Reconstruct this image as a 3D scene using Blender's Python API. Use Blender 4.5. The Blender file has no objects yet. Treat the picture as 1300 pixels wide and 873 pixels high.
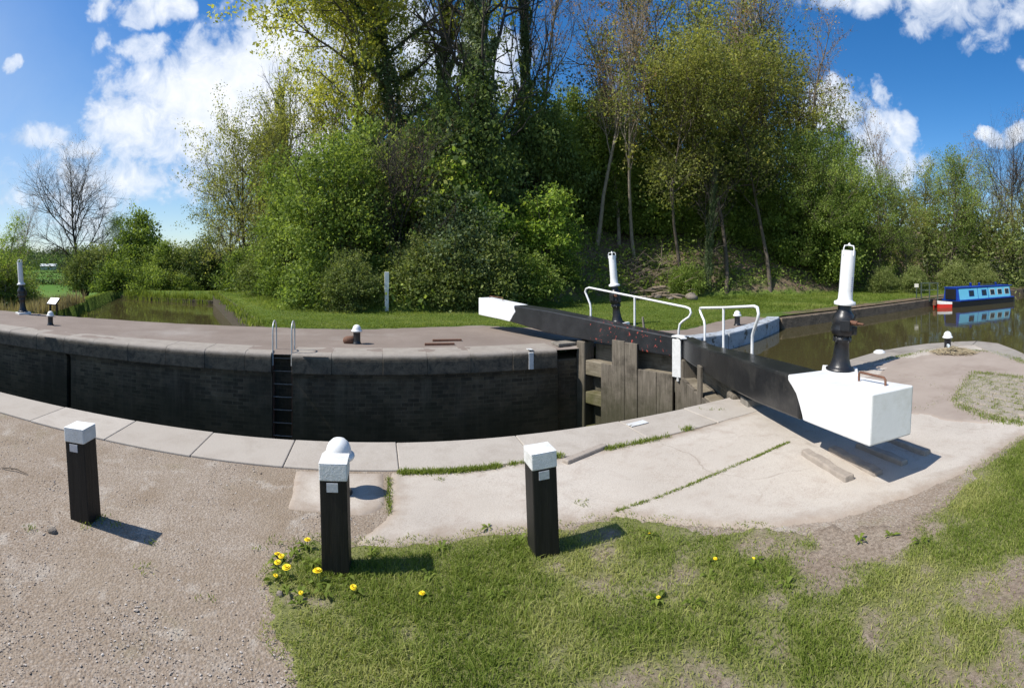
import bpy, math, random
import numpy as np
from mathutils import Vector, Matrix
from math import sin, cos, pi, radians, atan2, sqrt

S = bpy.context.scene
COL = S.collection
random.seed(7)
RNG = np.random.default_rng(7)

# ------------------------------------------------------------------ survey
# world: +X along the lock (upstream), +Y across it, lock side paving is z = 0.
EYE = 1.70            # height of the photographer's eye
AX, HY, FP = 478.0, 335.0, 620.0   # heading of +Y, horizon row and pixels per radian of the panorama


def gp(x, y, z=0.0):
    """survey point: bearing column x, depression row y, lying at height z"""
    d = (EYE - z) * FP / (y - HY)
    a = (x - AX) / FP
    return Vector((d * sin(a), d * cos(a), z))


def pd(x, d, z=0.0):
    a = (x - AX) / FP
    return Vector((d * sin(a), d * cos(a), z))


def ss(a, b, x):
    t = np.clip((x - a) / (b - a), 0, 1)
    return t * t * (3 - 2 * t)


# ------------------------------------------------------------------ numpy noise
_PERM = np.random.default_rng(3).random((256, 256))


def vnoise(x, y):
    x = np.asarray(x, float); y = np.asarray(y, float)
    xi = np.floor(x).astype(int); yi = np.floor(y).astype(int)
    fx = x - xi; fy = y - yi
    fx = fx * fx * (3 - 2 * fx); fy = fy * fy * (3 - 2 * fy)
    g = lambda i, j: _PERM[i % 256, j % 256]
    return (g(xi, yi) * (1 - fx) + g(xi + 1, yi) * fx) * (1 - fy) + (g(xi, yi + 1) * (1 - fx) + g(xi + 1, yi + 1) * fx) * fy


def fbm(x, y, o=4):
    s = 0; a = .5; n = 0
    for k in range(o):
        s = s + a * vnoise(x * 2 ** k + 17 * k, y * 2 ** k + 31 * k); n += a; a *= .5
    return s / n


def sdist(px, py, poly):
    """signed distance to a polygon, positive inside"""
    P = np.array(poly, float); Q = np.roll(P, -1, 0)
    d = np.full(px.shape, 1e9); ins = np.zeros(px.shape, bool)
    for (ax, ay), (bx, by) in zip(P, Q):
        ex, ey = bx - ax, by - ay
        t = np.clip(((px - ax) * ex + (py - ay) * ey) / (ex * ex + ey * ey + 1e-12), 0, 1)
        d = np.minimum(d, np.hypot(px - ax - t * ex, py - ay - t * ey))
        c = ((ay > py) != (by > py)) & (px < (bx - ax) * (py - ay) / (by - ay + 1e-12) + ax)
        ins ^= c
    return np.where(ins, d, -d)


# ------------------------------------------------------------------ materials
def new_mat(name):
    m = bpy.data.materials.new(name); m.use_nodes = True
    nt = m.node_tree; nt.nodes.clear()
    return m, nt


class NT:
    def __init__(s, nt): s.nt = nt

    def n(s, typ, props=None, **inp):
        nd = s.nt.nodes.new('ShaderNode' + typ)
        for k, v in (props or {}).items(): setattr(nd, k, v)
        for k, v in inp.items():
            key = int(k[1:]) if k[0] == 'i' and k[1:].isdigit() else k.replace('_', ' ')
            sock = nd.inputs[key]
            if hasattr(v, 'is_linked') or isinstance(v, bpy.types.NodeSocket): s.nt.links.new(v, sock)
            else: sock.default_value = v
        return nd

    def math(s, op, a, b=0.0, c=None):
        nd = s.nt.nodes.new('ShaderNodeMath'); nd.operation = op
        for i, v in enumerate((a, b) if c is None else (a, b, c)):
            if isinstance(v, bpy.types.NodeSocket): s.nt.links.new(v, nd.inputs[i])
            else: nd.inputs[i].default_value = v
        return nd.outputs[0]

    def mix(s, f, a, b, blend='MIX'):
        nd = s.nt.nodes.new('ShaderNodeMix'); nd.data_type = 'RGBA'; nd.blend_type = blend
        for i, v in ((0, f), (6, a), (7, b)):
            if isinstance(v, bpy.types.NodeSocket): s.nt.links.new(v, nd.inputs[i])
            else: nd.inputs[i].default_value = (tuple(v) + (1,)) if isinstance(v, (tuple, list)) and len(v) == 3 else v
        return nd.outputs[2]

    def ramp(s, f, stops):
        nd = s.nt.nodes.new('ShaderNodeValToRGB'); e = nd.color_ramp.elements
        while len(e) < len(stops): e.new(.5)
        for q, (p, c) in zip(e, stops):
            q.position = p; q.color = (tuple(c) + (1,)) if isinstance(c, (tuple, list)) else (c, c, c, 1)
        s.nt.links.new(f, nd.inputs[0]); return nd.outputs[0]

    def noise(s, scale, detail=4, rough=.55, vec=None, dist=0.0):
        nd = s.nt.nodes.new('ShaderNodeTexNoise'); nd.inputs['Scale'].default_value = scale
        nd.inputs['Detail'].default_value = detail; nd.inputs['Roughness'].default_value = rough
        nd.inputs['Distortion'].default_value = dist
        s.nt.links.new(vec if vec is not None else s.pos(), nd.inputs['Vector']); return nd.outputs[0]

    def vor(s, scale, vec=None, out='Color', feature='F1'):
        nd = s.nt.nodes.new('ShaderNodeTexVoronoi'); nd.feature = feature; nd.inputs['Scale'].default_value = scale
        s.nt.links.new(vec if vec is not None else s.pos(), nd.inputs['Vector']); return nd.outputs[out]

    def pos(s):
        if not hasattr(s, '_p'): s._p = s.nt.nodes.new('ShaderNodeNewGeometry').outputs['Position']
        return s._p

    def objco(s):
        if not hasattr(s, '_o'): s._o = s.nt.nodes.new('ShaderNodeTexCoord').outputs['Object']
        return s._o

    def attr(s, name):
        nd = s.nt.nodes.new('ShaderNodeAttribute'); nd.attribute_name = name; return nd.outputs['Fac']

    def out(s, bsdf, name='Surface'):
        o = s.nt.nodes.new('ShaderNodeOutputMaterial'); s.nt.links.new(bsdf, o.inputs[name])

    def pbr(s, col, rough=.7, bump=None, bstr=.3, bdist=.01, metal=0.0, spec=.5, **kw):
        nd = s.nt.nodes.new('ShaderNodeBsdfPrincipled')
        for k, v in (('Base Color', col), ('Roughness', rough), ('Metallic', metal), ('Specular IOR Level', spec)):
            if isinstance(v, bpy.types.NodeSocket): s.nt.links.new(v, nd.inputs[k])
            else: nd.inputs[k].default_value = (tuple(v) + (1,)) if isinstance(v, (tuple, list)) else v
        for k, v in kw.items(): nd.inputs[k.replace('_', ' ')].default_value = v
        if bump is not None:
            b = s.nt.nodes.new('ShaderNodeBump'); b.inputs['Strength'].default_value = bstr; b.inputs['Distance'].default_value = bdist
            s.nt.links.new(bump, b.inputs['Height']); s.nt.links.new(b.outputs[0], nd.inputs['Normal'])
        return nd.outputs[0]


def simple(name, c1, c2=None, scale=6, rough=.6, bstr=.2, bdist=.004, metal=0, spec=.5, obj=False, chips=None, dirt=None):
    m, nt = new_mat(name); t = NT(nt)
    v = t.objco() if obj else t.pos()
    c2 = c2 or tuple(x * .75 for x in c1)
    f = t.noise(scale, 6, .65, v)
    c = t.mix(t.ramp(f, [(.3, 0.0), (.7, 1.0)]), c1, c2)
    if dirt:
        g = t.ramp(t.noise(scale * .6, 8, .75, v), [(.5, 0.0), (.72, 1.0)])
        c = t.mix(g, c, dirt)
    if chips:
        g = t.ramp(t.noise(chips[1], 5, .6, v), [(chips[2], 0.0), (chips[2] + .02, 1.0)])
        c = t.mix(g, c, chips[0])
    t.out(t.pbr(c, rough, t.noise(scale * 6, 5, .6, v), bstr, bdist, metal, spec)); return m


def leaf_mat(name, dark, mid, light, transl=.35, rough=.6, spec=.18, gain=1.7):
    dark, mid, light = [tuple(min(.6, q * gain * (1 if gain == 1 or i < 2 else 1.9)) for i, q in enumerate(c)) for c in (dark, mid, light)]
    m, nt = new_mat(name); t = NT(nt)
    a = t.attr('tint')
    oi = nt.nodes.new('ShaderNodeObjectInfo').outputs['Random']
    f = t.math('ADD', a, t.math('MULTIPLY', t.math('SUBTRACT', oi, .5), .36))
    c = t.ramp(f, [(.08, dark), (.5, mid), (.95, light)])
    b = t.pbr(c, rough, None, spec=spec)
    tr = t.n('BsdfTranslucent', Color=t.mix(1.0, c, (1.0, 1.0, .55), 'MULTIPLY')).outputs[0]
    mx = t.n('MixShader', i0=min(.6, transl + .08), i1=b, i2=tr).outputs[0]
    t.out(mx); return m


M = {}


def materials():
    # gravel / trodden earth
    m, nt = new_mat('gravel_earth'); t = NT(nt)
    big = t.noise(.9, 5, .6); fine = t.noise(55, 6, .7)
    c = t.mix(t.ramp(big, [(.3, 0.0), (.7, 1.0)]), (.265, .21, .16), (.35, .30, .245))
    c = t.mix(t.ramp(t.noise(2.6, 6, .7), [(.45, 0.0), (.7, .7)]), c, (.22, .165, .115))
    st = t.vor(95); bw = t.n('RGBToBW', Color=st).outputs[0]
    c = t.mix(t.ramp(bw, [(.45, 0.0), (.9, .55)]), c, (.43, .385, .34))
    c = t.mix(t.ramp(fine, [(.35, .6), (.6, 0.0)]), c, (.12, .085, .062))
    c = t.mix(t.ramp(t.noise(1.7, 6, .7, dist=.4), [(.58, 0.0), (.75, .45)]), c, (.16, .15, .065))
    h = t.math('ADD', t.math('MULTIPLY', t.vor(80, out='Distance'), -1.0), t.math('MULTIPLY', t.noise(30, 6, .7), 1.4))
    c = t.mix(t.ramp(t.noise(.55, 5, .65, dist=.6), [(.44, 0.0), (.6, .6)]), c, (.225, .175, .125))
    c = t.mix(t.ramp(t.noise(6.5, 7, .75, dist=.5), [(.52, 0.0), (.68, .6)]), c, (.20, .155, .112))
    c = t.mix(t.ramp(t.noise(3.1, 7, .75, dist=.3), [(.55, 0.0), (.66, .55)]), c, (.42, .385, .34))
    t.out(t.pbr(c, .95, h, .6, .009, spec=.1)); M['gravel'] = m
    # pale trampled concrete apron
    m, nt = new_mat('apron_concrete'); t = NT(nt)
    c = t.mix(t.ramp(t.noise(1.1, 6, .62), [(.32, 0.0), (.68, 1.0)]), (.435, .388, .334), (.495, .45, .395))
    c = t.mix(t.ramp(t.noise(4.5, 8, .72, dist=.5), [(.5, 0.0), (.75, .6)]), c, (.33, .265, .215))
    c = t.mix(t.ramp(t.noise(.45, 4, .6), [(.5, 0.0), (.72, .55)]), c, (.29, .255, .225))
    c = t.mix(t.ramp(t.noise(140, 4, .7), [(.3, .6), (.52, 0.0)]), c, (.20, .16, .13))
    cr = t.vor(.62, t.n('VectorMath', {'operation': 'ADD'}, i0=t.pos(), i1=t.n('VectorMath', {'operation': 'SCALE'}, i0=t.n('TexNoise', Vector=t.pos(), Scale=1.8, Detail=6.0).outputs[1], Scale=.5).outputs[0]).outputs[0], 'Distance', 'DISTANCE_TO_EDGE')
    c = t.mix(t.math('MULTIPLY', t.ramp(cr, [(.002, 1.0), (.007, 0.0)]), t.ramp(t.noise(1.3, 3), [(.48, 0.0), (.62, .45)])), c, (.18, .145, .11))
    c = t.mix(t.ramp(t.noise(13, 6, .75), [(.58, 0.0), (.74, .45)]), c, (.26, .215, .175))
    e = t.attr('edge')
    c = t.mix(t.math('MULTIPLY', t.ramp(t.math('ADD', e, t.math('MULTIPLY', t.math('SUBTRACT', t.noise(7, 5, .7), .5), .3)), [(0.0, 1.0), (.16, 0.0)]), .75), c, (.27, .21, .16))
    t.out(t.pbr(c, .9, t.noise(60, 8, .7), .45, .006, spec=.2)); M['concrete'] = m
    # near coping slabs
    m, nt = new_mat('coping_slab'); t = NT(nt)
    r = nt.nodes.new('ShaderNodeObjectInfo').outputs['Random']
    c = t.mix(r, (.37, .332, .288), (.415, .376, .33))
    c = t.mix(t.ramp(t.noise(3, 8, .72, dist=.4), [(.46, 0.0), (.72, .7)]), c, (.30, .26, .22))
    c = t.mix(t.ramp(t.noise(120, 4, .7), [(.3, .5), (.5, 0.0)]), c, (.2, .17, .14))
    z = t.n('SeparateXYZ', Vector=t.pos()).outputs[2]
    c = t.mix(t.ramp(t.math('ADD', z, .5), [(.40, 1.0), (.47, 0.0)]), c, (.05, .045, .04))
    t.out(t.pbr(c, .88, t.noise(50, 8, .7), .4, .006, spec=.2)); M['slab'] = m
    # far coping: pale worn top, grime-black front
    m, nt = new_mat('coping_far'); t = NT(nt)
    r = nt.nodes.new('ShaderNodeObjectInfo').outputs['Random']
    top = t.mix(t.ramp(t.noise(3.5, 8, .75), [(.35, 0.0), (.7, 1.0)]), (.25, .22, .19), (.34, .305, .265))
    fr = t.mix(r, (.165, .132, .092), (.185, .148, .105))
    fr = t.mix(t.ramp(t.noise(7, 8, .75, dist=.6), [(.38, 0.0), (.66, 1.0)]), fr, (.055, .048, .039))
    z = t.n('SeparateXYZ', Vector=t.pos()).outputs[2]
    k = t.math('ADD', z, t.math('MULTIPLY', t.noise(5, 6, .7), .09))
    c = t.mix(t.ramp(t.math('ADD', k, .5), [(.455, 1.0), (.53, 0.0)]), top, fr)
    t.out(t.pbr(c, .85, t.noise(28, 8, .75), .7, .012, spec=.3)); M['coping_far'] = m
    # blackened brick
    m, nt = new_mat('black_brick'); t = NT(nt)
    sp = t.n('SeparateXYZ', Vector=t.pos())
    xz = t.n('CombineXYZ', X=t.math('ADD', sp.outputs[0], t.math('MULTIPLY', sp.outputs[1], .73)), Y=sp.outputs[2]).outputs[0]
    wob = t.n('VectorMath', {'operation': 'ADD'}, i0=xz, i1=t.n('VectorMath', {'operation': 'SCALE'}, i0=nt.nodes.new('ShaderNodeTexNoise').outputs[1], Scale=.03).outputs[0]).outputs[0]
    br = t.n('TexBrick', Vector=wob, Color1=(.07, .050, .030, 1), Color2=(.235, .17, .10, 1), Mortar=(.24, .195, .13, 1), Scale=1.0)
    br.inputs['Mortar Size'].default_value = .0055; br.inputs['Mortar Smooth'].default_value = .4
    br.inputs['Brick Width'].default_value = .225; br.inputs['Row Height'].default_value = .075; br.inputs['Bias'].default_value = -.1
    c = br.outputs[0]
    c = t.mix(t.ramp(t.noise(.9, 7, .7), [(.38, 0.0), (.62, .88)]), c, (.038, .029, .018))
    c = t.mix(t.ramp(t.noise(3.3, 8, .75), [(.52, 0.0), (.75, .7)]), c, (.10, .085, .065))
    mp = t.n('Mapping', Vector=t.pos(), Scale=(3.0, 3.0, .22)).outputs[0]
    c = t.mix(t.ramp(t.noise(1.3, 6, .7, mp), [(.50, 0.0), (.70, .75)]), c, (.17, .135, .088))
    z_ = sp.outputs[2]
    c = t.mix(t.ramp(t.math('ADD', t.math('MULTIPLY', z_, -.45), t.math('MULTIPLY', t.noise(2.2, 6, .7), .9)), [(.72, 0.0), (1.1, .6)]), c, (.03, .033, .016))
    c = t.mix(t.ramp(t.noise(5.0, 5, .65, mp), [(.66, 0.0), (.78, .5)]), c, (.34, .30, .23))
    c = t.mix(t.ramp(t.noise(1.7, 6, .7, mp), [(.58, 0.0), (.75, .5)]), c, (.02, .026, .012))
    h = t.math('ADD', br.outputs[1], t.math('MULTIPLY', t.noise(35, 6, .7), -.8))
    b = t.pbr(c, .55, h, -.7, .012, spec=.4); t.out(b); M['brick'] = m
    # far side tarmac
    m, nt = new_mat('worn_tarmac'); t = NT(nt)
    c = t.mix(t.ramp(t.noise(.7, 6, .65), [(.3, 0.0), (.7, 1.0)]), (.19, .152, .128), (.255, .212, .182))
    c = t.mix(t.ramp(t.noise(2.0, 8, .7, dist=.8), [(.5, 0.0), (.74, .6)]), c, (.19, .15, .125))
    c = t.mix(t.ramp(t.noise(.33, 4, .6), [(.55, 0.0), (.7, .6)]), c, (.36, .33, .30))
    c = t.mix(t.ramp(t.noise(90, 4, .7), [(.3, .6), (.55, 0.0)]), c, (.13, .105, .09))
    t.out(t.pbr(c, .9, t.noise(60, 6, .7), .5, .008, spec=.2)); M['tarmac'] = m
    # bank: mown grass and woodland floor
    m, nt = new_mat('bank_ground'); t = NT(nt)
    g = t.mix(t.ramp(t.noise(1.3, 7, .7), [(.3, 0.0), (.7, 1.0)]), (.085, .145, .022), (.155, .20, .045))
    g = t.mix(t.ramp(t.noise(18, 6, .75), [(.35, .7), (.6, 0.0)]), g, (.05, .09, .014))
    g = t.mix(t.ramp(t.noise(.5, 6, .6), [(.55, 0.0), (.75, .5)]), g, (.20, .19, .075))
    s = t.mix(t.ramp(t.noise(2.2, 8, .75), [(.32, 0.0), (.68, 1.0)]), (.11, .075, .05), (.24, .18, .125))
    s = t.mix(t.ramp(t.noise(.8, 7, .7), [(.46, 0.0), (.6, .85)]), s, (.07, .105, .026))
    f = t.math('ADD', t.attr('soil'), t.math('MULTIPLY', t.math('SUBTRACT', t.noise(1.1, 6, .7), .5), .9))
    c = t.mix(t.ramp(f, [(.42, 0.0), (.6, 1.0)]), g, s)
    t.out(t.pbr(c, .95, t.noise(9, 8, .8), .9, .1, spec=.15)); M['bank'] = m
    # fields below
    m, nt = new_mat('meadow'); t = NT(nt)
    c = t.mix(t.ramp(t.noise(.012, 4, .6), [(.4, 0.0), (.6, 1.0)]), (.07, .15, .02), (.13, .19, .04))
    t.out(t.pbr(c, .95, t.noise(1.5, 6, .8), .5, .3, spec=.1)); M['meadow'] = m
    # near verge soil under the blades
    m, nt = new_mat('verge_soil'); t = NT(nt)
    c = t.mix(t.ramp(t.noise(4, 7, .7), [(.3, 0.0), (.7, 1.0)]), (.29, .225, .17), (.39, .325, .26))
    c = t.mix(t.ramp(t.noise(45, 5, .7), [(.35, .7), (.6, 0.0)]), c, (.12, .088, .06))
    gg = t.mix(t.noise(30, 5, .7), (.12, .15, .035), (.22, .23, .08))
    c = t.mix(t.ramp(t.math('ADD', t.attr('lush'), t.math('MULTIPLY', t.math('SUBTRACT', t.noise(22, 5, .7), .5), .8)), [(.3, 0.0), (.75, .85)]), c, gg)
    t.out(t.pbr(c, .95, t.noise(40, 8, .75), .9, .02, spec=.1)); M['verge'] = m
    # water
    m, nt = new_mat('canal_water'); t = NT(nt)
    mp = t.n('Mapping', Vector=t.pos(), Scale=(1.0, 1.0, 1.0)).outputs[0]
    h = t.math('ADD', t.noise(1.6, 3, .5, mp), t.math('MULTIPLY', t.noise(7, 2, .5, mp), .25))
    t.out(t.pbr((.055, .046, .02), .04, h, .075, .05, spec=.5, IOR=1.33)); M['water'] = m
    # paints & metals
    M['white'] = simple('white_paint', (.80, .80, .79), (.70, .70, .69), 5, .45, .25, .003, dirt=(.60, .585, .55))
    M['white_gloss'] = simple('white_gloss_paint', (.78, .785, .785), (.71, .715, .715), 4, .38, .25, .003, dirt=(.62, .61, .58))
    M['white_beam'] = simple('white_beam_paint', (.77, .775, .78), (.72, .725, .73), 3.5, .42, .3, .004, dirt=(.60, .59, .56), chips=((.30, .28, .25), 11, .735))
    M['white_worn'] = simple('worn_white_paint', (.66, .67, .67), (.52, .53, .53), 6, .6, .5, .006, dirt=(.42, .40, .36), chips=((.17, .16, .14), 9, .64))
    M['white_blue'] = simple('faded_kerb_paint', (.44, .48, .53), (.30, .33, .37), 4, .7, .6, .01, dirt=(.22, .215, .20), chips=((.10, .095, .085), 5, .60))
    M['black_gloss'] = simple('black_gloss_paint', (.011, .012, .014), (.02, .021, .023), 4, .30, .4, .004, dirt=(.05, .048, .045), chips=((.11, .10, .09), 14, .72))
    M['_unused'] = simple('chipped_black_paint', (.014, .015, .018), (.028, .03, .034), 4, .42, .4, .005, dirt=(.05, .05, .052), chips=((.42, .06, .04), 3.1, .655))
    m, nt = new_mat('chipped_black_beam'); t = NT(nt)
    c = t.mix(t.ramp(t.noise(4, 6, .65), [(.3, 0.0), (.7, 1.0)]), (.012, .0125, .014), (.026, .027, .03))
    c = t.mix(t.ramp(t.noise(2.6, 8, .75), [(.55, 0.0), (.75, .6)]), c, (.055, .055, .056))
    dd = t.n('VectorMath', {'operation': 'DISTANCE'}, i0=t.pos(), i1=(4.55, 8.1, .25)).outputs['Value']
    q = t.math('ADD', t.noise(15, 5, .6), t.math('MULTIPLY', t.ramp(t.math('MULTIPLY', dd, .5), [(.35, 1.0), (.75, 0.0)]), .13))
    c = t.mix(t.ramp(q, [(.755, 0.0), (.77, 1.0)]), c, (.40, .075, .055))
    t.out(t.pbr(c, .42, t.noise(20, 6, .6), .3, .004)); M['black_red'] = m
    M['black_iron'] = simple('black_cast_iron', (.010, .011, .014), (.018, .019, .022), 8, .36, .5, .004, dirt=(.05, .042, .036))
    M['rust'] = simple('rusty_iron', (.17, .075, .04), (.09, .045, .03), 30, .8, .5, .003)
    M['rail'] = simple('grey_rail', (.58, .6, .6), (.42, .43, .42), 9, .4, .2, .002, metal=.3)
    M['dull_steel'] = simple('dull_steel', (.24, .225, .20), (.14, .12, .10), 20, .6, .3, .002)
    M['plate'] = simple('aluminium_plate', (.62, .64, .68), (.45, .47, .52), 60, .4, .3, .002, metal=.25)
    # stained black timber with grain
    m, nt = new_mat('black_timber'); t = NT(nt)
    mp = t.n('Mapping', Vector=t.objco(), Scale=(30, 30, 1.6)).outputs[0]
    f = t.noise(1.6, 8, .7, mp)
    c = t.mix(t.ramp(f, [(.4, 0.0), (.75, 1.0)]), (.0065, .006, .0055), (.022, .0195, .017))
    c = t.mix(t.ramp(t.noise(9, 6, .7, t.objco()), [(.66, 0.0), (.85, .4)]), c, (.07, .062, .055))
    t.out(t.pbr(c, .6, f, .6, .006, spec=.35)); M['black_timber'] = m
    M['white_worn_cap'] = simple('brushed_white_cap', (.72, .72, .71), (.60, .60, .59), 14, .6, .7, .006, dirt=(.50, .49, .46))
    # weathered gate oak: vertical grain, algae
    def oak(name, a, b, alg, sc):
        m, nt = new_mat(name); t = NT(nt)
        mp = t.n('Mapping', Vector=t.pos(), Scale=sc).outputs[0]
        f = t.noise(2.0, 8, .72, mp)
        c = t.mix(t.ramp(f, [(.3, 0.0), (.7, 1.0)]), a, b)
        c = t.mix(t.ramp(t.noise(3, 7, .7), [(.5, 0.0), (.72, .7)]), c, tuple(x * .35 for x in a))
        z = t.n('SeparateXYZ', Vector=t.pos()).outputs[2]
        k = t.ramp(t.math('ADD', t.math('MULTIPLY', z, -.55), t.math('MULTIPLY', t.noise(4, 6, .7), .7)), [(.55, 0.0), (1.0, .8)])
        c = t.mix(k, c, alg)
        t.out(t.pbr(c, .85, f, .8, .012, spec=.2)); return m
    M['oak'] = oak('weathered_oak', (.08, .068, .052), (.215, .185, .148), (.04, .04, .02), (16, 16, 1.0))
    M['oak_h'] = oak('wet_oak_rail', (.14, .115, .08), (.27, .235, .18), (.07, .072, .018), (1.5, 1.5, 18))
    M['oak_grey'] = oak('silvered_oak', (.155, .138, .115), (.30, .275, .24), (.12, .11, .08), (14, 14, 1.2))
    M['stone_bar'] = simple('worn_stone_bar', (.36, .31, .26), (.24, .205, .175), 8, .9, .6, .01)
    M['wall_stone'] = simple('canal_wall_stone', (.22, .165, .115), (.11, .085, .06), 3.2, .9, 1.0, .05, dirt=(.05, .042, .03))
    M['mossy_brick'] = simple('mossy_brick', (.095, .07, .045), (.05, .042, .024), 3, .9, 1.0, .05, dirt=(.05, .06, .018))
    M['setts'] = simple('mossy_setts', (.33, .285, .235), (.24, .205, .165), 7, .9, .6, .01)
    # barks
    M['bark'] = simple('bark_brown', (.13, .105, .08), (.07, .055, .042), 6, .9, .8, .02, obj=True)
    M['bark_pale'] = simple('bark_pale', (.30, .255, .20), (.18, .15, .115), 6, .9, .6, .02, obj=True)
    M['bark_dark'] = simple('bark_dark', (.055, .045, .036), (.03, .026, .022), 6, .9, .8, .02, obj=True)
    M['deadwood'] = simple('dead_wood', (.26, .20, .145), (.15, .115, .085), 8, .9, .7, .02)
    M['rock'] = simple('bank_rock', (.25, .215, .18), (.15, .125, .10), 5, .9, .8, .03)
    # leaves
    M['leaf_yellow'] = leaf_mat('young_yellow_leaves', (.12, .13, .014), (.25, .25, .025), (.38, .36, .045), .45)
    M['leaf_olive'] = leaf_mat('olive_leaves', (.08, .085, .012), (.17, .186, .027), (.30, .29, .048), .47)
    M['leaf_green'] = leaf_mat('spring_green_leaves', (.055, .085, .010), (.135, .185, .020), (.24, .29, .04), .42)
    M['leaf_bright'] = leaf_mat('bright_green_leaves', (.09, .14, .012), (.20, .28, .025), (.34, .41, .05), .45)
    M['leaf_ivy'] = leaf_mat('ivy_leaves', (.04, .06, .014), (.10, .135, .032), (.23, .26, .09), .33, .5, .16)
    M['leaf_dark'] = leaf_mat('dark_leaves', (.032, .05, .009), (.075, .108, .017), (.14, .18, .03), .35)
    M['leaf_hedge'] = leaf_mat('hedge_leaves', (.055, .075, .012), (.13, .16, .024), (.23, .25, .055), .4)
    M['bud'] = leaf_mat('ochre_buds', (.14, .075, .025), (.25, .155, .045), (.34, .26, .08), .35)
    M['grass'] = leaf_mat('grass_blades', (.11, .165, .022), (.235, .30, .055), (.46, .46, .17), .45, .6, .15, 1.0)
    M['reed'] = leaf_mat('dry_reeds', (.16, .12, .06), (.31, .25, .14), (.44, .37, .24), .35, gain=1.0)
    # flowers, boat
    M['yellow'] = simple('dandelion_yellow', (.85, .66, .01), (.80, .56, .01), 90, .7, .3, .002)
    M['stem'] = simple('stem_green', (.14, .19, .05), None, 20)
    M['boat_blue'] = simple('light_blue_paint', (.15, .50, .68), (.12, .45, .62), 3, .4, .05)
    M['boat_navy'] = simple('royal_blue_paint', (.008, .05, .33), (.008, .04, .27), 3, .4, .05)
    M['boat_black'] = simple('hull_black', (.012, .012, .013), None, 3, .5)
    M['boat_red'] = simple('bow_red', (.55, .03, .02), (.47, .03, .02), 4, .45, .05)
    M['glass'] = simple('dark_glass', (.012, .014, .016), None, 3, .08, 0)
    M['cream'] = simple('cream_frame', (.62, .60, .52), None, 5, .5)
    M['green_metal'] = simple('green_railing', (.03, .055, .04), (.05, .06, .05), 6, .6)
    M['roof_pale'] = simple('pale_roof', (.55, .58, .58), (.48, .5, .5), .5, .6)
    M['cloth'] = simple('pale_litter', (.6, .68, .72), None, 30, .5)
    m, nt = new_mat('pebble'); t = NT(nt)
    c = t.ramp(t.attr('tint'), [(0.0, (.20, .155, .12)), (.5, (.34, .285, .235)), (1.0, (.50, .46, .42))])
    t.out(t.pbr(c, .85, spec=.25)); M['pebble'] = m
    M['ink'] = simple('faded_blue_ink', (.25, .28, .55), None, 30, .5)


materials()


# ------------------------------------------------------------------ objects
def tag(o, label=None, cat=None, group=None, kind=None):
    for k, v in (('label', label), ('category', cat), ('group', group), ('kind', kind)):
        if v: o[k] = v
    return o


def link(name, me, parent=None, loc=None, rot=None):
    o = bpy.data.objects.new(name, me); COL.objects.link(o)
    if parent is not None: o.parent = parent
    if loc is not None: o.location = loc
    if rot is not None: o.rotation_euler = rot
    return o


def empty(name, loc=(0, 0, 0), rot=(0, 0, 0)):
    o = link(name, None, None, loc, rot); o.empty_display_size = .2; return o


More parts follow.
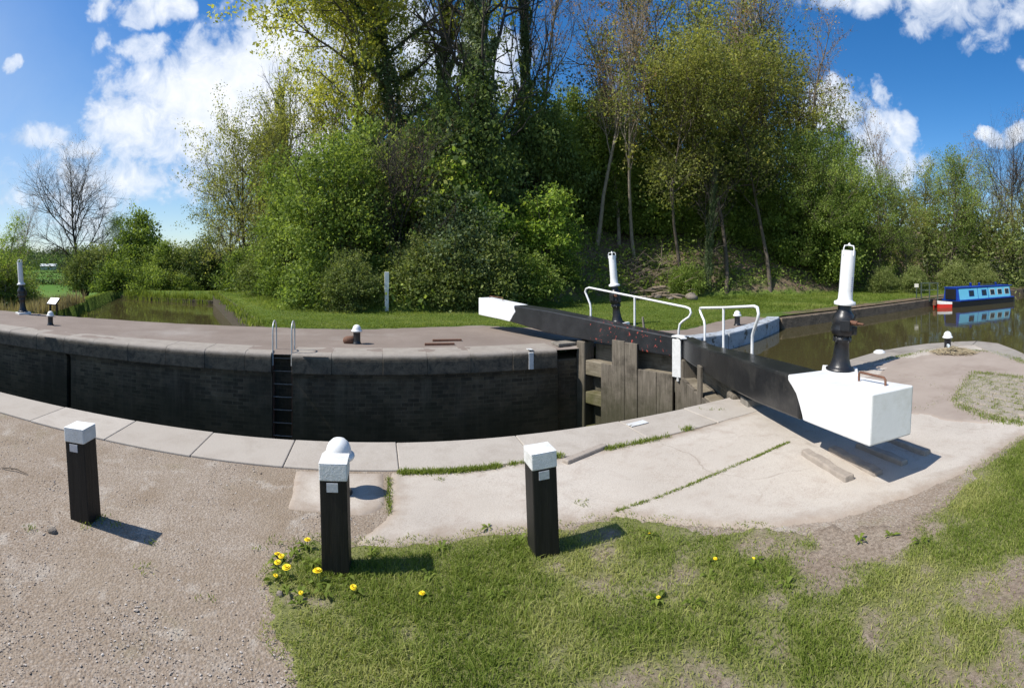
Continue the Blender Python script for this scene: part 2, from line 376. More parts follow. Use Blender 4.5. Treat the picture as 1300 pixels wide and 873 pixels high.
class MB:
    def __init__(s): s.v = []; s.f = []; s.m = []; s.s = []

    def add(s, vs, fs, m=0, smooth=False):
        o = len(s.v); s.v += [tuple(v) for v in vs]
        for f in fs: s.f.append(tuple(i + o for i in f)); s.m.append(m); s.s.append(smooth)
        return s

    def hexa(s, p, m=0):   # p: 8 points, bottom ring then top ring, both counter-clockwise
        return s.add(p, [(3, 2, 1, 0), (4, 5, 6, 7), (0, 1, 5, 4), (1, 2, 6, 5), (2, 3, 7, 6), (3, 0, 4, 7)], m)

    def box(s, c, size, rz=0, m=0, mat=None):
        hx, hy, hz = (q / 2 for q in size); ca, sa = cos(rz), sin(rz); P = []
        for z in (-hz, hz):
            for x, y in ((-hx, -hy), (hx, -hy), (hx, hy), (-hx, hy)):
                P.append(Vector((x * ca - y * sa + c[0], x * sa + y * ca + c[1], z + c[2])))
        if mat: P = [mat @ q for q in P]
        return s.hexa(P, m)

    def prism(s, poly, z0, z1, m=0):
        n = len(poly); a = sum(poly[i][0] * poly[(i + 1) % n][1] - poly[(i + 1) % n][0] * poly[i][1] for i in range(n))
        if a < 0: poly = poly[::-1]
        vs = [(x, y, z0) for x, y in poly] + [(x, y, z1) for x, y in poly]
        fs = [tuple(range(n))[::-1], tuple(range(n, 2 * n))] + [(i, (i + 1) % n, n + (i + 1) % n, n + i) for i in range(n)]
        return s.add(vs, fs, m)

    def tube(s, path, r, n=8, m=0, caps=True):
        P = [Vector(p) for p in path]; k = len(P); R = r if isinstance(r, (list, tuple)) else [r] * k
        T = [(P[min(i + 1, k - 1)] - P[max(i - 1, 0)]).normalized() for i in range(k)]
        u = T[0].orthogonal().normalized(); vs = []
        for i in range(k):
            u = (u - T[i] * u.dot(T[i])).normalized(); w = T[i].cross(u)
            for j in range(n):
                a = 2 * pi * j / n; vs.append(P[i] + (u * cos(a) + w * sin(a)) * R[i])
        fs = [(i * n + j, i * n + (j + 1) % n, (i + 1) * n + (j + 1) % n, (i + 1) * n + j) for i in range(k - 1) for j in range(n)]
        s.add(vs, fs, m, True)
        if caps:
            s.add([vs[j] for j in range(n)], [tuple(range(n))[::-1]], m)
            s.add([vs[(k - 1) * n + j] for j in range(n)], [tuple(range(n))], m)
        return s

    def lathe(s, prof, n=20, m=0, c=(0, 0, 0), smooth=True):
        vs = []; k = len(prof)
        for r, z in prof:
            for j in range(n):
                a = 2 * pi * j / n; vs.append((c[0] + r * cos(a), c[1] + r * sin(a), c[2] + z))
        fs = [(i * n + j, i * n + (j + 1) % n, (i + 1) * n + (j + 1) % n, (i + 1) * n + j) for i in range(k - 1) for j in range(n)]
        s.add(vs, fs, m, smooth)
        s.add(vs[:n], [tuple(range(n))[::-1]], m); s.add(vs[-n:], [tuple(range(n))], m)
        return s

    def build(s, name, mats, parent=None, loc=None, rot=None, bevel=0, seg=2):
        me = bpy.data.meshes.new(name); me.from_pydata(s.v, [], s.f)
        for q in (mats if isinstance(mats, (list, tuple)) else [mats]): me.materials.append(q)
        me.polygons.foreach_set('material_index', s.m); me.polygons.foreach_set('use_smooth', s.s); me.update()
        o = link(name, me, parent, loc, rot)
        if bevel:
            b = o.modifiers.new('bevel', 'BEVEL'); b.width = bevel; b.segments = seg; b.limit_method = 'ANGLE'; b.angle_limit = radians(40)
        return o


def npmesh(name, v, f, mats, attrs=None, smooth=False):
    me = bpy.data.meshes.new(name); n, k = f.shape
    me.vertices.add(len(v)); me.vertices.foreach_set('co', np.ascontiguousarray(v, 'f').ravel())
    me.loops.add(n * k); me.loops.foreach_set('vertex_index', np.ascontiguousarray(f, 'i').ravel())
    me.polygons.add(n); me.polygons.foreach_set('loop_start', np.arange(0, n * k, k, dtype='i'))
    me.polygons.foreach_set('use_smooth', np.full(n, smooth))
    for q in (mats if isinstance(mats, (list, tuple)) else [mats]): me.materials.append(q)
    for a, d in (attrs or {}).items():
        at = me.attributes.new(a, 'FLOAT', 'POINT'); at.data.foreach_set('value', np.ascontiguousarray(d, 'f'))
    me.update(calc_edges=True); return me


def copy_thing(o, loc, rot=(0, 0, 0), scale=(1, 1, 1), label=None, group=None):
    c = o.copy(); COL.objects.link(c); c.location = loc; c.rotation_euler = rot; c.scale = scale
    if label: c['label'] = label
    if group: c['group'] = group
    for ch in list(o.children):
        d = ch.copy(); COL.objects.link(d); d.parent = c
        for g in list(ch.children):
            e = g.copy(); COL.objects.link(e); e.parent = d
    return c


def sheet(name, poly, z, res, rag, mat, amp=.0, rs=3.0, extra=None, sink=.03):
    """ground layer with a ragged, feathered-down border"""
    P = np.array([(p[0], p[1]) for p in poly]); lo = P.min(0) - .15; hi = P.max(0) + .15
    nx, ny = int((hi[0] - lo[0]) / res) + 2, int((hi[1] - lo[1]) / res) + 2
    gx, gy = np.meshgrid(lo[0] + np.arange(nx) * res, lo[1] + np.arange(ny) * res, indexing='ij')
    sd = sdist(gx, gy, P) + rag * (fbm(gx * rs, gy * rs, 4) - .5) * 2
    k = ss(-.04, .03, sd)
    gz = z * k - sink * (1 - k) + amp * (fbm(gx * 2.2 + 5, gy * 2.2, 4) - .5) * k
    idx = np.arange(nx * ny).reshape(nx, ny)
    f = np.stack([idx[:-1, :-1], idx[1:, :-1], idx[1:, 1:], idx[:-1, 1:]], -1).reshape(-1, 4)
    keep = sd.ravel()[f].max(1) > -.05; f = f[keep]
    used, inv = np.unique(f, return_inverse=True); f = inv.reshape(-1, 4)
    v = np.stack([gx, gy, gz], -1).reshape(-1, 3)[used]
    at = {'edge': sd.ravel()[used]}
    if extra: at[extra[0]] = extra[1](v[:, 0], v[:, 1])
    o = link(name, npmesh(name, v, f, mat, at, True)); return tag(o, kind='structure')


# ------------------------------------------------------------------ sky, sun, camera
SUN_EL = radians(51.5)
sun_to = Vector((-cos(SUN_EL), -.022, sin(SUN_EL))).normalized()
ld = bpy.data.lights.new('sun', 'SUN'); ld.energy = 5.0; ld.angle = radians(.53); ld.color = (1.0, .955, .88)
lo = bpy.data.objects.new('sun', ld); COL.objects.link(lo); lo.location = (0, 0, 60)
lo.rotation_euler = sun_to.to_track_quat('Z', 'Y').to_euler()


def world():
    w = bpy.data.worlds.new('World'); S.world = w; w.use_nodes = True
    nt = w.node_tree; nt.nodes.clear(); t = NT(nt)
    sky = t.n('TexSky', {'sky_type': 'NISHITA', 'sun_disc': False, 'sun_elevation': SUN_EL, 'sun_rotation': radians(-90), 'air_density': 1.0, 'dust_density': .5, 'ozone_density': 2.2})
    g = nt.nodes.new('ShaderNodeTexCoord').outputs['Generated']
    sp = t.n('SeparateXYZ', Vector=g)
    x, y, z = sp.outputs
    az = t.math('ARCTAN2', x, y)
    hor = t.math('SQRT', t.math('ADD', t.math('ADD', t.math('MULTIPLY', x, x), t.math('MULTIPLY', y, y)), 1e-6))
    el = t.math('DIVIDE', z, hor)
    # wisps: cumulus banks, each an ellipse in bearing and elevation, broken up by fractal noise
    cl = [(300, 105, 120, 85, 1.5), (345, 45, 70, 66, 1.3), (235, 120, 80, 66, 1.3), (190, 150, 62, 55, 1.1), (350, 150, 90, 90, 1.2), (255, 175, 75, 40, .75), (470, 70, 120, 110, .9), (270, 170, 110, 70, .75), (300, 230, 90, 40, .45), (100, 255, 120, 50, .35),
          (160, 115, 26, 45, .7), (205, 195, 52, 26, .6), (195, 240, 60, 40, .55), (590, 90, 70, 60, .6),
          (140, 10, 22, 22, .75), (195, 8, 42, 26, .85), (185, 55, 26, 18, .6), (142, 52, 12, 22, .5), (20, 70, 14, 10, .4),
          (50, 172, 60, 24, .55), (115, 185, 32, 16, .5), (5, 165, 30, 14, .5),
          (1075, -5, 62, 40, .8), (1180, 5, 66, 50, .9), (1265, 5, 85, 42, .85), (1235, 40, 30, 26, .6), (1340, 40, 60, 50, .8),
          (1045, 135, 34, 34, .9), (1088, 150, 28, 38, .9), (1118, 160, 24, 28, .7), (1070, 205, 70, 50, .8), (1112, 130, 12, 28, .6), (1255, 182, 24, 14, .9), (1290, 178, 26, 16, .9), (790, 100, 40, 30, .5)]
    w1 = t.noise(3.2, 6, .6, g); w2 = t.noise(3.7, 6, .6, t.n('Mapping', Vector=g, Location=(7.3, 2.1, 4.4)).outputs[0])
    az0, el0 = az, el
    az = t.math('ADD', az, t.math('MULTIPLY', t.math('SUBTRACT', w1, .5), .34)); el = t.math('ADD', el, t.math('MULTIPLY', t.math('SUBTRACT', w2, .5), .22))
    dens = None
    for cx, cy, rx, ry, a in cl:
        dx = t.math('MULTIPLY', t.math('SUBTRACT', az, (cx - AX) / FP), FP / rx)
        dy = t.math('MULTIPLY', t.math('SUBTRACT', el, (HY - cy) / FP), FP / ry)
        q = t.math('MULTIPLY_ADD', t.math('ADD', t.math('MULTIPLY', dx, dx), t.math('MULTIPLY', dy, dy)), -.85 * a, a)
        dens = q if dens is None else t.math('SMOOTH_MAX', dens, q, .25)
    dens = t.math('MAXIMUM', dens, -1.0)
    n1 = t.noise(5.5, 9, .6, g, .25); n2 = t.noise(19, 7, .62, g, .5)
    f = t.math('ADD', dens, t.math('MULTIPLY', t.math('SUBTRACT', n1, .5), 2.4))
    f = t.math('ADD', f, t.math('MULTIPLY', t.math('SUBTRACT', n2, .5), 1.5))
    mask = t.ramp(t.math('MULTIPLY', f, .5), [(.02, 0.0), (.10, .16), (.22, .64), (.46, .97)])
    # thin high haze over the low western sky, toward the sun
    hz = t.math('MULTIPLY', t.ramp(t.math('MAXIMUM', t.math('ADD', t.math('ADD', t.math('MULTIPLY', az0, -.72), .06), t.math('MULTIPLY', el0, -.75)), t.math('MULTIPLY_ADD', el0, -2.6, .42)), [(.0, .02), (.5, .66)]), t.ramp(n1, [(.2, .55), (.7, 1.0)]))
    hs = t.n('HueSaturation', Hue=.505, Saturation=1.42, Value=1.14, Fac=1.0, Color=sky.outputs[0])
    bg1 = t.n('Background', Color=hs.outputs[0], Strength=.105)
    hazec = t.n('Background', Color=(.60, .77, .98, 1), Strength=.70)
    sh = t.math('ADD', t.math('MULTIPLY', n2, .5), t.math('MULTIPLY', f, .22))
    ccol = t.ramp(sh, [(.10, (.44, .54, .70)), (.40, (.74, .80, .90)), (.70, (.97, .98, 1.0))])
    bg2 = t.n('Background', Color=ccol, Strength=.92)
    m0 = t.n('MixShader', i0=hz, i1=bg1.outputs[0], i2=hazec.outputs[0])
    mx = t.n('MixShader', i0=mask, i1=m0.outputs[0], i2=bg2.outputs[0])
    o = nt.nodes.new('ShaderNodeOutputWorld'); nt.links.new(mx.outputs[0], o.inputs[0])


world()
cd = bpy.data.cameras.new('camera'); cd.type = 'PANO'; cd.panorama_type = 'CENTRAL_CYLINDRICAL'
cd.central_cylindrical_radius = 1.0
cd.central_cylindrical_range_u_min = -650 / FP; cd.central_cylindrical_range_u_max = 650 / FP
cd.central_cylindrical_range_v_min = -(873 - HY) / FP; cd.central_cylindrical_range_v_max = HY / FP
cd.clip_start = .05; cd.clip_end = 8000
cam = bpy.data.objects.new('camera', cd); COL.objects.link(cam); cam.location = (0, 0, EYE)
cam.rotation_euler = (pi / 2, 0, -(650 - AX) / FP); S.camera = cam
S.render.resolution_x, S.render.resolution_y = 1024, 687
S.view_settings.view_transform = 'Standard'; S.view_settings.look = 'None'; S.view_settings.exposure = .33; S.view_settings.gamma = 1
S.render.engine = 'CYCLES'
S.cycles.max_bounces = 7; S.cycles.diffuse_bounces = 4; S.cycles.glossy_bounces = 3; S.cycles.transmission_bounces = 3; S.cycles.transparent_max_bounces = 4
S.cycles.caustics_reflective = False; S.cycles.caustics_refractive = False
S.cycles.use_denoising = True
S.render.use_persistent_data = False

# ------------------------------------------------------------------ terrain
BANK_F = [(-60, 9.17), (4.4, 9.17), (6.9, 8.82), (7.8, 8.85), (11.4, 10.5), (20, 10.1), (24, 9.95), (28, 9.3), (45, 6.0), (90, -2)]   # canal face, far side


def yface(x): return np.interp(x, [p[0] for p in BANK_F], [p[1] for p in BANK_F])


POND = [(-3.4, 13.15), (-9.9, 28.5), (-17.6, 30.5), (-12.9, 18.7), (-10.8, 13.15)]
WOOD = [(-15, 75), (-12, 40), (-8.4, 28), (-3.6, 17.8), (.5, 16.4), (6.7, 18.2), (13, 20.4), (19.6, 17.4), (32, 14.2), (60, 9), (120, 0), (120, 90), (-15, 90)]


def terrain(x, y):
    x = np.asarray(x, float); y = np.asarray(y, float)
    t = np.maximum(sdist(x, y, WOOD), 0)
    h = 9.5 * (1 - np.exp(-t / 9.0)) * (.12 + .88 * ss(-5, 5, x)) + .5 * (fbm(x * .5, y * .5, 4) - .5) * ss(0, 3, t)
    h = h * (1 - .25 * ss(22, 40, x))
    left = ss(-9.5, -15, x + (y - 13) * .40)         # ground falls away below the lock
    h = h - .85 * left * ss(12.6, 15, y)
    far = ss(34, 75, np.hypot(x, y)) * ss(-8, -16, x + (y - 30) * .15)
    h = h - 4.2 * far
    h = h - .35 * ss(28, 33, y) * ss(-8, -12, x)
    h = h + .05 * (fbm(x * .9, y * .9, 3) - .5) * ss(12.8, 14, y)
    return h


def build_terrain():
    xs = np.concatenate([np.arange(-75, -24, 2.5), np.arange(-24, 34, .42), np.arange(34, 76, 2.0)])
    s = np.concatenate([np.arange(0, 8, .3), np.arange(8, 26, .5), np.arange(26, 70, 2.0)])
    gx, gs = np.meshgrid(xs, s, indexing='ij'); gy = yface(gx) + .2 + gs
    z = terrain(gx, gy)
    paved = sdist(gx, gy, PAVE)
    z = z + .03 - .07 * ss(-.25, .05, paved)
    p = sdist(gx, gy, POND); z = np.where(p > -.42, np.minimum(z, -.02 - 2.4 * ss(-.42, -.1, p)), z)
    z[:, -1] -= 4; z[-1, :] -= 4
    soil = ss(-.6, .7, sdist(gx, gy, WOOD)) * ss(-3, 3, gx) * .74
    # earth towpath strip along the canal, trodden
    soil = np.maximum(soil, ss(10, 14, gx) * ss(1.5, .2, gs) * .9)
    soil = np.where(soil > .1, soil, .1)
    idx = np.arange(gx.size).reshape(gx.shape)
    f = np.stack([idx[:-1, :-1], idx[1:, :-1], idx[1:, 1:], idx[:-1, 1:]], -1).reshape(-1, 4)
    v = np.stack([gx, gy, z], -1).reshape(-1, 3)
    tag(link('grass_bank', npmesh('grass_bank', v, f, M['bank'], {'soil': soil.ravel()}, True)), kind='structure')


PAVE = [(-40, 9.3), (4.6, 9.3), (7.0, 9.0), (7.9, 9.05), (11.2, 10.65), (10.9, 11.6), (9.2, 11.0), (7.5, 10.3), (6.6, 10.6), (5.6, 11.5), (4.4, 12.2), (2.8, 13.3), (.6, 12.9), (-1.5, 12.75), (-3.3, 12.85), (-5.5, 12.9), (-12, 12.85), (-20, 12.9), (-40, 13)]
build_terrain()
sheet('lockside_tarmac', PAVE[:-2] + [(-24, 12.9), (-24, 9.3)], .004, .12, .16, M['tarmac'], .012, .9, sink=.04)
# the country below: one sheet to the horizon
mb = MB(); mb.lathe([(6000, -4.72), (6000, -4.7)], 64, 0); o = mb.build('ground', M['meadow']); tag(o, kind='structure')

# near side base
edge_px = [(1075, 459), (1113, 447.5), (1150, 441), (1180, 437), (1210, 434.8), (1240, 433.8), (1266, 436.5), (1290, 445.5), (1300, 450.5)]
PEN = [gp(x, y) for x, y in edge_px]
PEN2 = [(p.x, p.y) for p in PEN] + [(8.55, .5), (8.7, -3), (9.5, -8), (11, -26)]
NEAR = [(-45, -26)] + [(-45, 4.3), (7.0, 4.3)] + [(x - .1 * (i > 2), y - .12) for i, (x, y) in enumerate(PEN2)]
mb = MB(); mb.add([(x, y, 0) for x, y in NEAR], [tuple(range(len(NEAR)))[::-1]]); mb.add([(x, y, 0) for x, y in NEAR] + [(x, y, -4.8) for x, y in NEAR], [(i, (i + 1) % len(NEAR), len(NEAR) + (i + 1) % len(NEAR), len(NEAR) + i) for i in range(len(NEAR)) if i not in (1,)])
tag(mb.build('gravel_path', M['gravel']), kind='structure')

APRON_EDGE = [(470, 676), (452, 692), (509, 696), (557, 685), (625, 678), (709, 668), (780, 655), (850, 665), (960, 672), (1060, 661), (1100, 649), (1150, 632), (1200, 612), (1245, 590), (1272, 571), (1300, 553)]
apron = [(p.x, p.y) for p in (gp(x, y) for x, y in APRON_EDGE)] + [(6.0, .2), (8.3, -1.2)] + [(x - .3, y - .1) for x, y in PEN2[:10][::-1]] + [(6.8, 4.2), (4.9, 4.2), (3.3, 3.985), (.10, 3.985), (.09, 3.3)]
sheet('concrete_apron', apron, .012, .045, .035, M['concrete'], .012, 5.0)
M['pink_paving'] = simple('pink_paving', (.345, .290, .246), (.29, .24, .202), 1.6, .92, .5, .006, spec=.15, dirt=(.235, .185, .15))
M['quay_stone'] = simple('quay_stone', (.31, .28, .242), (.235, .21, .18), 2.4, .9, .6, .008, dirt=(.18, .155, .13))
M['straw'] = simple('straw', (.46, .39, .26), (.30, .24, .15), 30, .9)
sheet('paved_point', [(5.3, 3.9), (6.9, 3.98)] + [(x - .62 * (i > 1) - .25, y - .62) for i, (x, y) in enumerate(PEN2[:10])] + [(8.2, -.6), (6.9, -.9), (5.7, .5), (4.95, 1.6), (4.75, 2.7)], .0175, .05, .14, M['pink_paving'], .006, 2.5)
sheet('concrete_pad', [(-.62, 3.33), (-.1, 3.28), (.02, 3.34), (.06, 3.45), (.065, 3.97), (-.66, 3.97)], .009, .03, .02, M['concrete'], .004, 6.0)
VERGE = [(p.x, p.y) for p in (gp(x, y) for x, y in [(372, 900), (352, 800), (345, 740), (362, 702), (400, 690), (450, 697), (509, 699), (557, 688), (625, 681), (709, 672), (780, 659), (850, 669), (960, 676), (1060, 668), (1130, 660), (1190, 640), (1225, 608), (1250, 592), (1272, 574), (1300, 556)])] + [(6, .1), (7, -1.5), (6, -4), (-.3, -2.5), (-.6, 1.2)]


def lush(x, y):
    """how much grass grows at a point of the verge"""
    n = fbm(x * 1.6 + 3, y * 1.6 + 9, 4); n2 = fbm(x * 7 + 1, y * 7, 3)
    v = .42 + 1.5 * (n - .40) + 1.1 * (n2 - .5)
    d = np.hypot(x, y); a = np.arctan2(x, y) * FP + AX
    v = v + .22 * ss(980, 1080, a) * ss(2.75, 2.45, d) + .12 + .40 * ss(760, 620, a) + .55 * ss(1205, 1265, a) * ss(2.6, 3.4, d)
    c = gp(1120, 668); v = v - 1.4 * np.exp(-(((x - c.x) / .62) ** 2 + ((y - c.y) / .24) ** 2))
    c = gp(1130, 775); v = v - .8 * np.exp(-(((x - c.x) / .3) ** 2 + ((y - c.y) / .14) ** 2))
    c = gp(390, 770); v = v - .3 * np.exp(-(((x - c.x) / .2) ** 2 + ((y - c.y) / .2) ** 2))
    return np.clip(v, 0, 1.2)


sheet('grass_verge', VERGE, .007, .04, .13, M['verge'], .012, 5.0, ('lush', lush))


# canal, pond and lock water: flat sheets
def flat(name, poly, z, mat):
    mb = MB(); n = len(poly); a = sum(poly[i][0] * poly[(i + 1) % n][1] - poly[(i + 1) % n][0] * poly[i][1] for i in range(n))
    mb.add([(x, y, z) for x, y in (poly if a > 0 else poly[::-1])], [tuple(range(n))]); return tag(mb.build(name, mat), kind='structure')


flat('canal_water', [(4.45, 4.4), (5.35, 6.9), (4.45, 9.4), (4.45, 9.9), (13, 11.3), (21, 10.6), (25, 10.3), (29, 9.8), (90, -1), (90, -26), (8.2, -26), (8.2, 2), (6.5, 4.4)], -.36, M['water'])
flat('pond_water', [(-2.6, 13.0), (-9.3, 29), (-18.3, 31), (-13.6, 18.7), (-11.6, 13.0)], -.78, M['water'])
flat('lock_water', [(-45, 4.5), (5.3, 4.5), (5.3, 9.3), (-45, 9.3)], -3.9, M['water'])


# ------------------------------------------------------------------ walls of the lock and canal
def off(path, d):
    P = [Vector((p[0], p[1])) for p in path]; R = []
    for i, p in enumerate(P):
        t = (P[min(i + 1, len(P) - 1)] - P[max(i - 1, 0)]).normalized(); R.append(p + Vector((-t.y, t.x)) * d)
    return R


def wallpath(mb, path, th, z0, z1, m=0):
    a = [Vector((p[0], p[1])) for p in path]; b = off(path, th); n = len(a)
    return mb.prism([(p.x, p.y) for p in a] + [(p.x, p.y) for p in b[::-1]], z0, z1, m)


def lock_wall():
    w = tag(empty('lock_wall', (-6, 9.6, 0)), 'sooty black brick chamber wall across the empty lock under thick stone coping', 'lock wall')
    w0 = w.location.copy()
    mb = MB()
    segs = [(-45, -6.77), (-6.65, -2.0), (-1.6, 3.58)]
    for a, b in segs: mb.box(((a + b) / 2, 9.6, -2.46), (b - a, .80, 4.1))
    mb.box((-6.71, 9.7, -2.46), (.14, .7, 4.1)); mb.box((-1.8, 9.75, -2.3), (.44, .5, 4.4))
    for a, b in segs: mb.box(((a + b) / 2, 9.585, -.415), (b - a, .85, .05))
    q = mb.build('brick_face', M['brick']); q.parent = w; q.matrix_parent_inverse = Matrix.Translation(-w0)
    px = [14, 48, 83, 120, 164, 212, 261, 312, 343, 373, 421, 486, 542, 597, 650, 706]
    xs = [9.17 * math.tan((p - AX) / FP) for p in px]
    xs[8], xs[9] = -2.0, -1.6
    xs = [-20, -18.8, -17.5, -16.3, -15, -13.7, -12.4, -11.2, -10.1] + xs[0:] + []
    k = 0
    for a, b in zip(xs, xs[1:]):
        if abs(a + 2.0) < .01: continue
        mb = MB(); y0 = 9.10 + random.uniform(-.006, .006); zt = .006 + random.uniform(-.003, .003)
        prof = [(9.86, -.385), (9.86, zt), (y0 + .12, zt), (y0 + .085, zt - .004), (y0 + .058, zt - .013), (y0 + .036, zt - .027), (y0 + .019, zt - .046), (y0 + .008, zt - .07), (y0 + .002, zt - .10), (y0, zt - .14), (y0 + .004, -.36), (y0 + .015, -.385)]
        k_ = len(prof); vs = [(a + .002, y, z) for y, z in prof] + [(b - .002, y, z) for y, z in prof]
        mb.add(vs, [tuple(range(k_)), tuple(range(k_, 2 * k_))[::-1]] + [(i, i + k_, (i + 1) % k_ + k_, (i + 1) % k_) for i in range(k_)])
        q = mb.build('coping_stone', M['coping_far'], bevel=.004, seg=1); q.parent = w; q.matrix_parent_inverse = Matrix.Translation(-w0)
        if k == len(xs) - 3: pass
        k += 1
    # painted band over one coping stone
    x = 9.12 * math.tan((674 - AX) / FP)
    mb = MB(); mb.box((x, 9.12, -.20), (.10, .06, .33)); mb.box((x, 9.2, .012), (.10, .16, .012))
    q = mb.build('painted_band', M['white_worn'], bevel=.012); q.parent = w; q.matrix_parent_inverse = Matrix.Translation(-w0)
    # quoin where the gate hangs, stepped back
    mb = MB(); mb.box((3.86, 9.66, -2.3), (.55, .72, 4.1)); mb.box((4.3, 9.85, -2.3), (.36, .6, 4.1))
    q = mb.build('quoin', M['brick'], bevel=.03); q.parent = w; q.matrix_parent_inverse = Matrix.Translation(-w0)
    return w


lock_wall()


def near_wall():
    w = tag(empty('lock_wall', (0, 4.3, 0)), 'near chamber wall of the lock topped by pale flat coping slabs', 'lock wall')
    w0 = w.location.copy()
    mb = MB(); mb.box((-20.3, 4.28, -2.5), (49.4, .60, 4.2))
    q = mb.build('brick_face', M['brick']); q.parent = w; q.matrix_parent_inverse = Matrix.Translation(-w0)
    xs = [-9.6, -8.5, -7.5, -6.5, -5.6, -4.55, -3.42, -2.48, -1.60, -.775, .186, 1.35, 2.5, 3.35, 4.2]
    for a, b in zip(xs, xs[1:]):
        y1 = 4.62 + random.uniform(-.008, .008); y0 = 3.99 + random.uniform(-.02, .015); zt = .016 + random.uniform(-.004, .004)
        mb = MB(); mb.box(((a + b) / 2, (y0 + y1) / 2, (zt - .36) / 2), (b - a - .005, y1 - y0, zt + .36))
        q = mb.build('coping_slab', M['slab'], bevel=.009); q.parent = w; q.matrix_parent_inverse = Matrix.Translation(-w0)
    mb = MB(); a, b = gp(800, 527), gp(822, 529)
    mb.box((2.62, 4.43, .021), (.22, .10, .006), .1)
    q = mb.build('painted_mark', M['white_worn']); q.parent = w; q.matrix_parent_inverse = Matrix.Translation(-w0)


near_wall()

# near side quay edge running upstream and round the point
mb = MB(); path = [(4.22, 4.62), (5.4, 4.66), (6.4, 4.7)] + PEN2
wallpath(mb, path[::-1], .55, -1.6, .016) if False else None
inner = off(path, -.55)
for i in range(len(path) - 1):
    a, b = Vector(path[i]), Vector(path[i + 1]); n = max(1, round((b - a).length / 1.1))
    for j in range(n):
        p0, p1 = a.lerp(b, j / n), a.lerp(b, (j + 1) / n); q0, q1 = inner[i].lerp(inner[i + 1], j / n), inner[i].lerp(inner[i + 1], (j + 1) / n)
        g = (p1 - p0).normalized() * .006
        zt = .022 + random.uniform(-.004, .004)
        P = [(q0 + g), (q1 - g), (p1 - g), (p0 + g)]
        mb.hexa([(p.x, p.y, -1.6) for p in P] + [(p.x, p.y, zt) for p in P])
q = mb.build('quay_wall', M['quay_stone'], bevel=.015); tag(q, 'pale stone quay edge curving round the paved point beside the canal', 'quay wall')

# whitewashed kerb wall beyond the gate (two lengths) and the dark bank wall upstream
w = tag(empty('kerb_wall', (8, 9, 0)), 'blue-white painted kerb wall bending away from the far gate into the canal', 'kerb wall'); w0 = w.location.copy()
for pth in ([(4.62, 9.12), (5.6, 8.95), (6.9, 8.80), (7.76, 8.83)], [(7.80, 8.84), (9.0, 9.25), (10.3, 9.85), (11.1, 10.28), (11.42, 10.55)]):
    mb = MB(); wallpath(mb, pth, .42, -1.5, .03)
    q = mb.build('kerb_length', M['white_blue'], bevel=.03); q.parent = w; q.matrix_parent_inverse = Matrix.Translation(-w0)
mb = MB(); wallpath(mb, [(11.43, 10.45), (14, 10.36), (17, 10.23), (20, 10.1), (24, 9.95), (28, 9.3), (45, 6.0), (90, -2)], .5, -1.5, -.02)
tag(mb.build('bank_wall', M['wall_stone'], bevel=.03), 'dark weathered stone wall holding the wooded bank above the canal', 'bank wall')
# walls round the side pond
mb = MB(); wallpath(mb, [(-3.3, 13.1), (-5.4, 18.1), (-7.6, 23.2), (-9.95, 28.6)][::-1], .4, -2, -.09)
tag(mb.build('pond_wall', M['mossy_brick'], bevel=.04), 'brown retaining wall down the grassy side of the side pond', 'retaining wall')
mb = MB(); wallpath(mb, [(-9.9, 28.6), (-13.5, 29.6), (-17.7, 30.6)][::-1], .5, -2.2, -.56)
tag(mb.build('pond_wall', M['mossy_brick'], bevel=.05), 'low wall at the far end of the side pond below the bushes', 'retaining wall')
mb = MB(); wallpath(mb, [(-3.1, 13.08), (-7, 13.05), (-11.3, 13.05)], .25, -2.2, -.03)
tag(mb.build('pond_wall', M['mossy_brick'], bevel=.03), 'tarmac-topped wall between the lockside and the near end of the pond', 'retaining wall')


# ------------------------------------------------------------------ lock gates
MITRE = Vector((5.1, 6.9, 0))


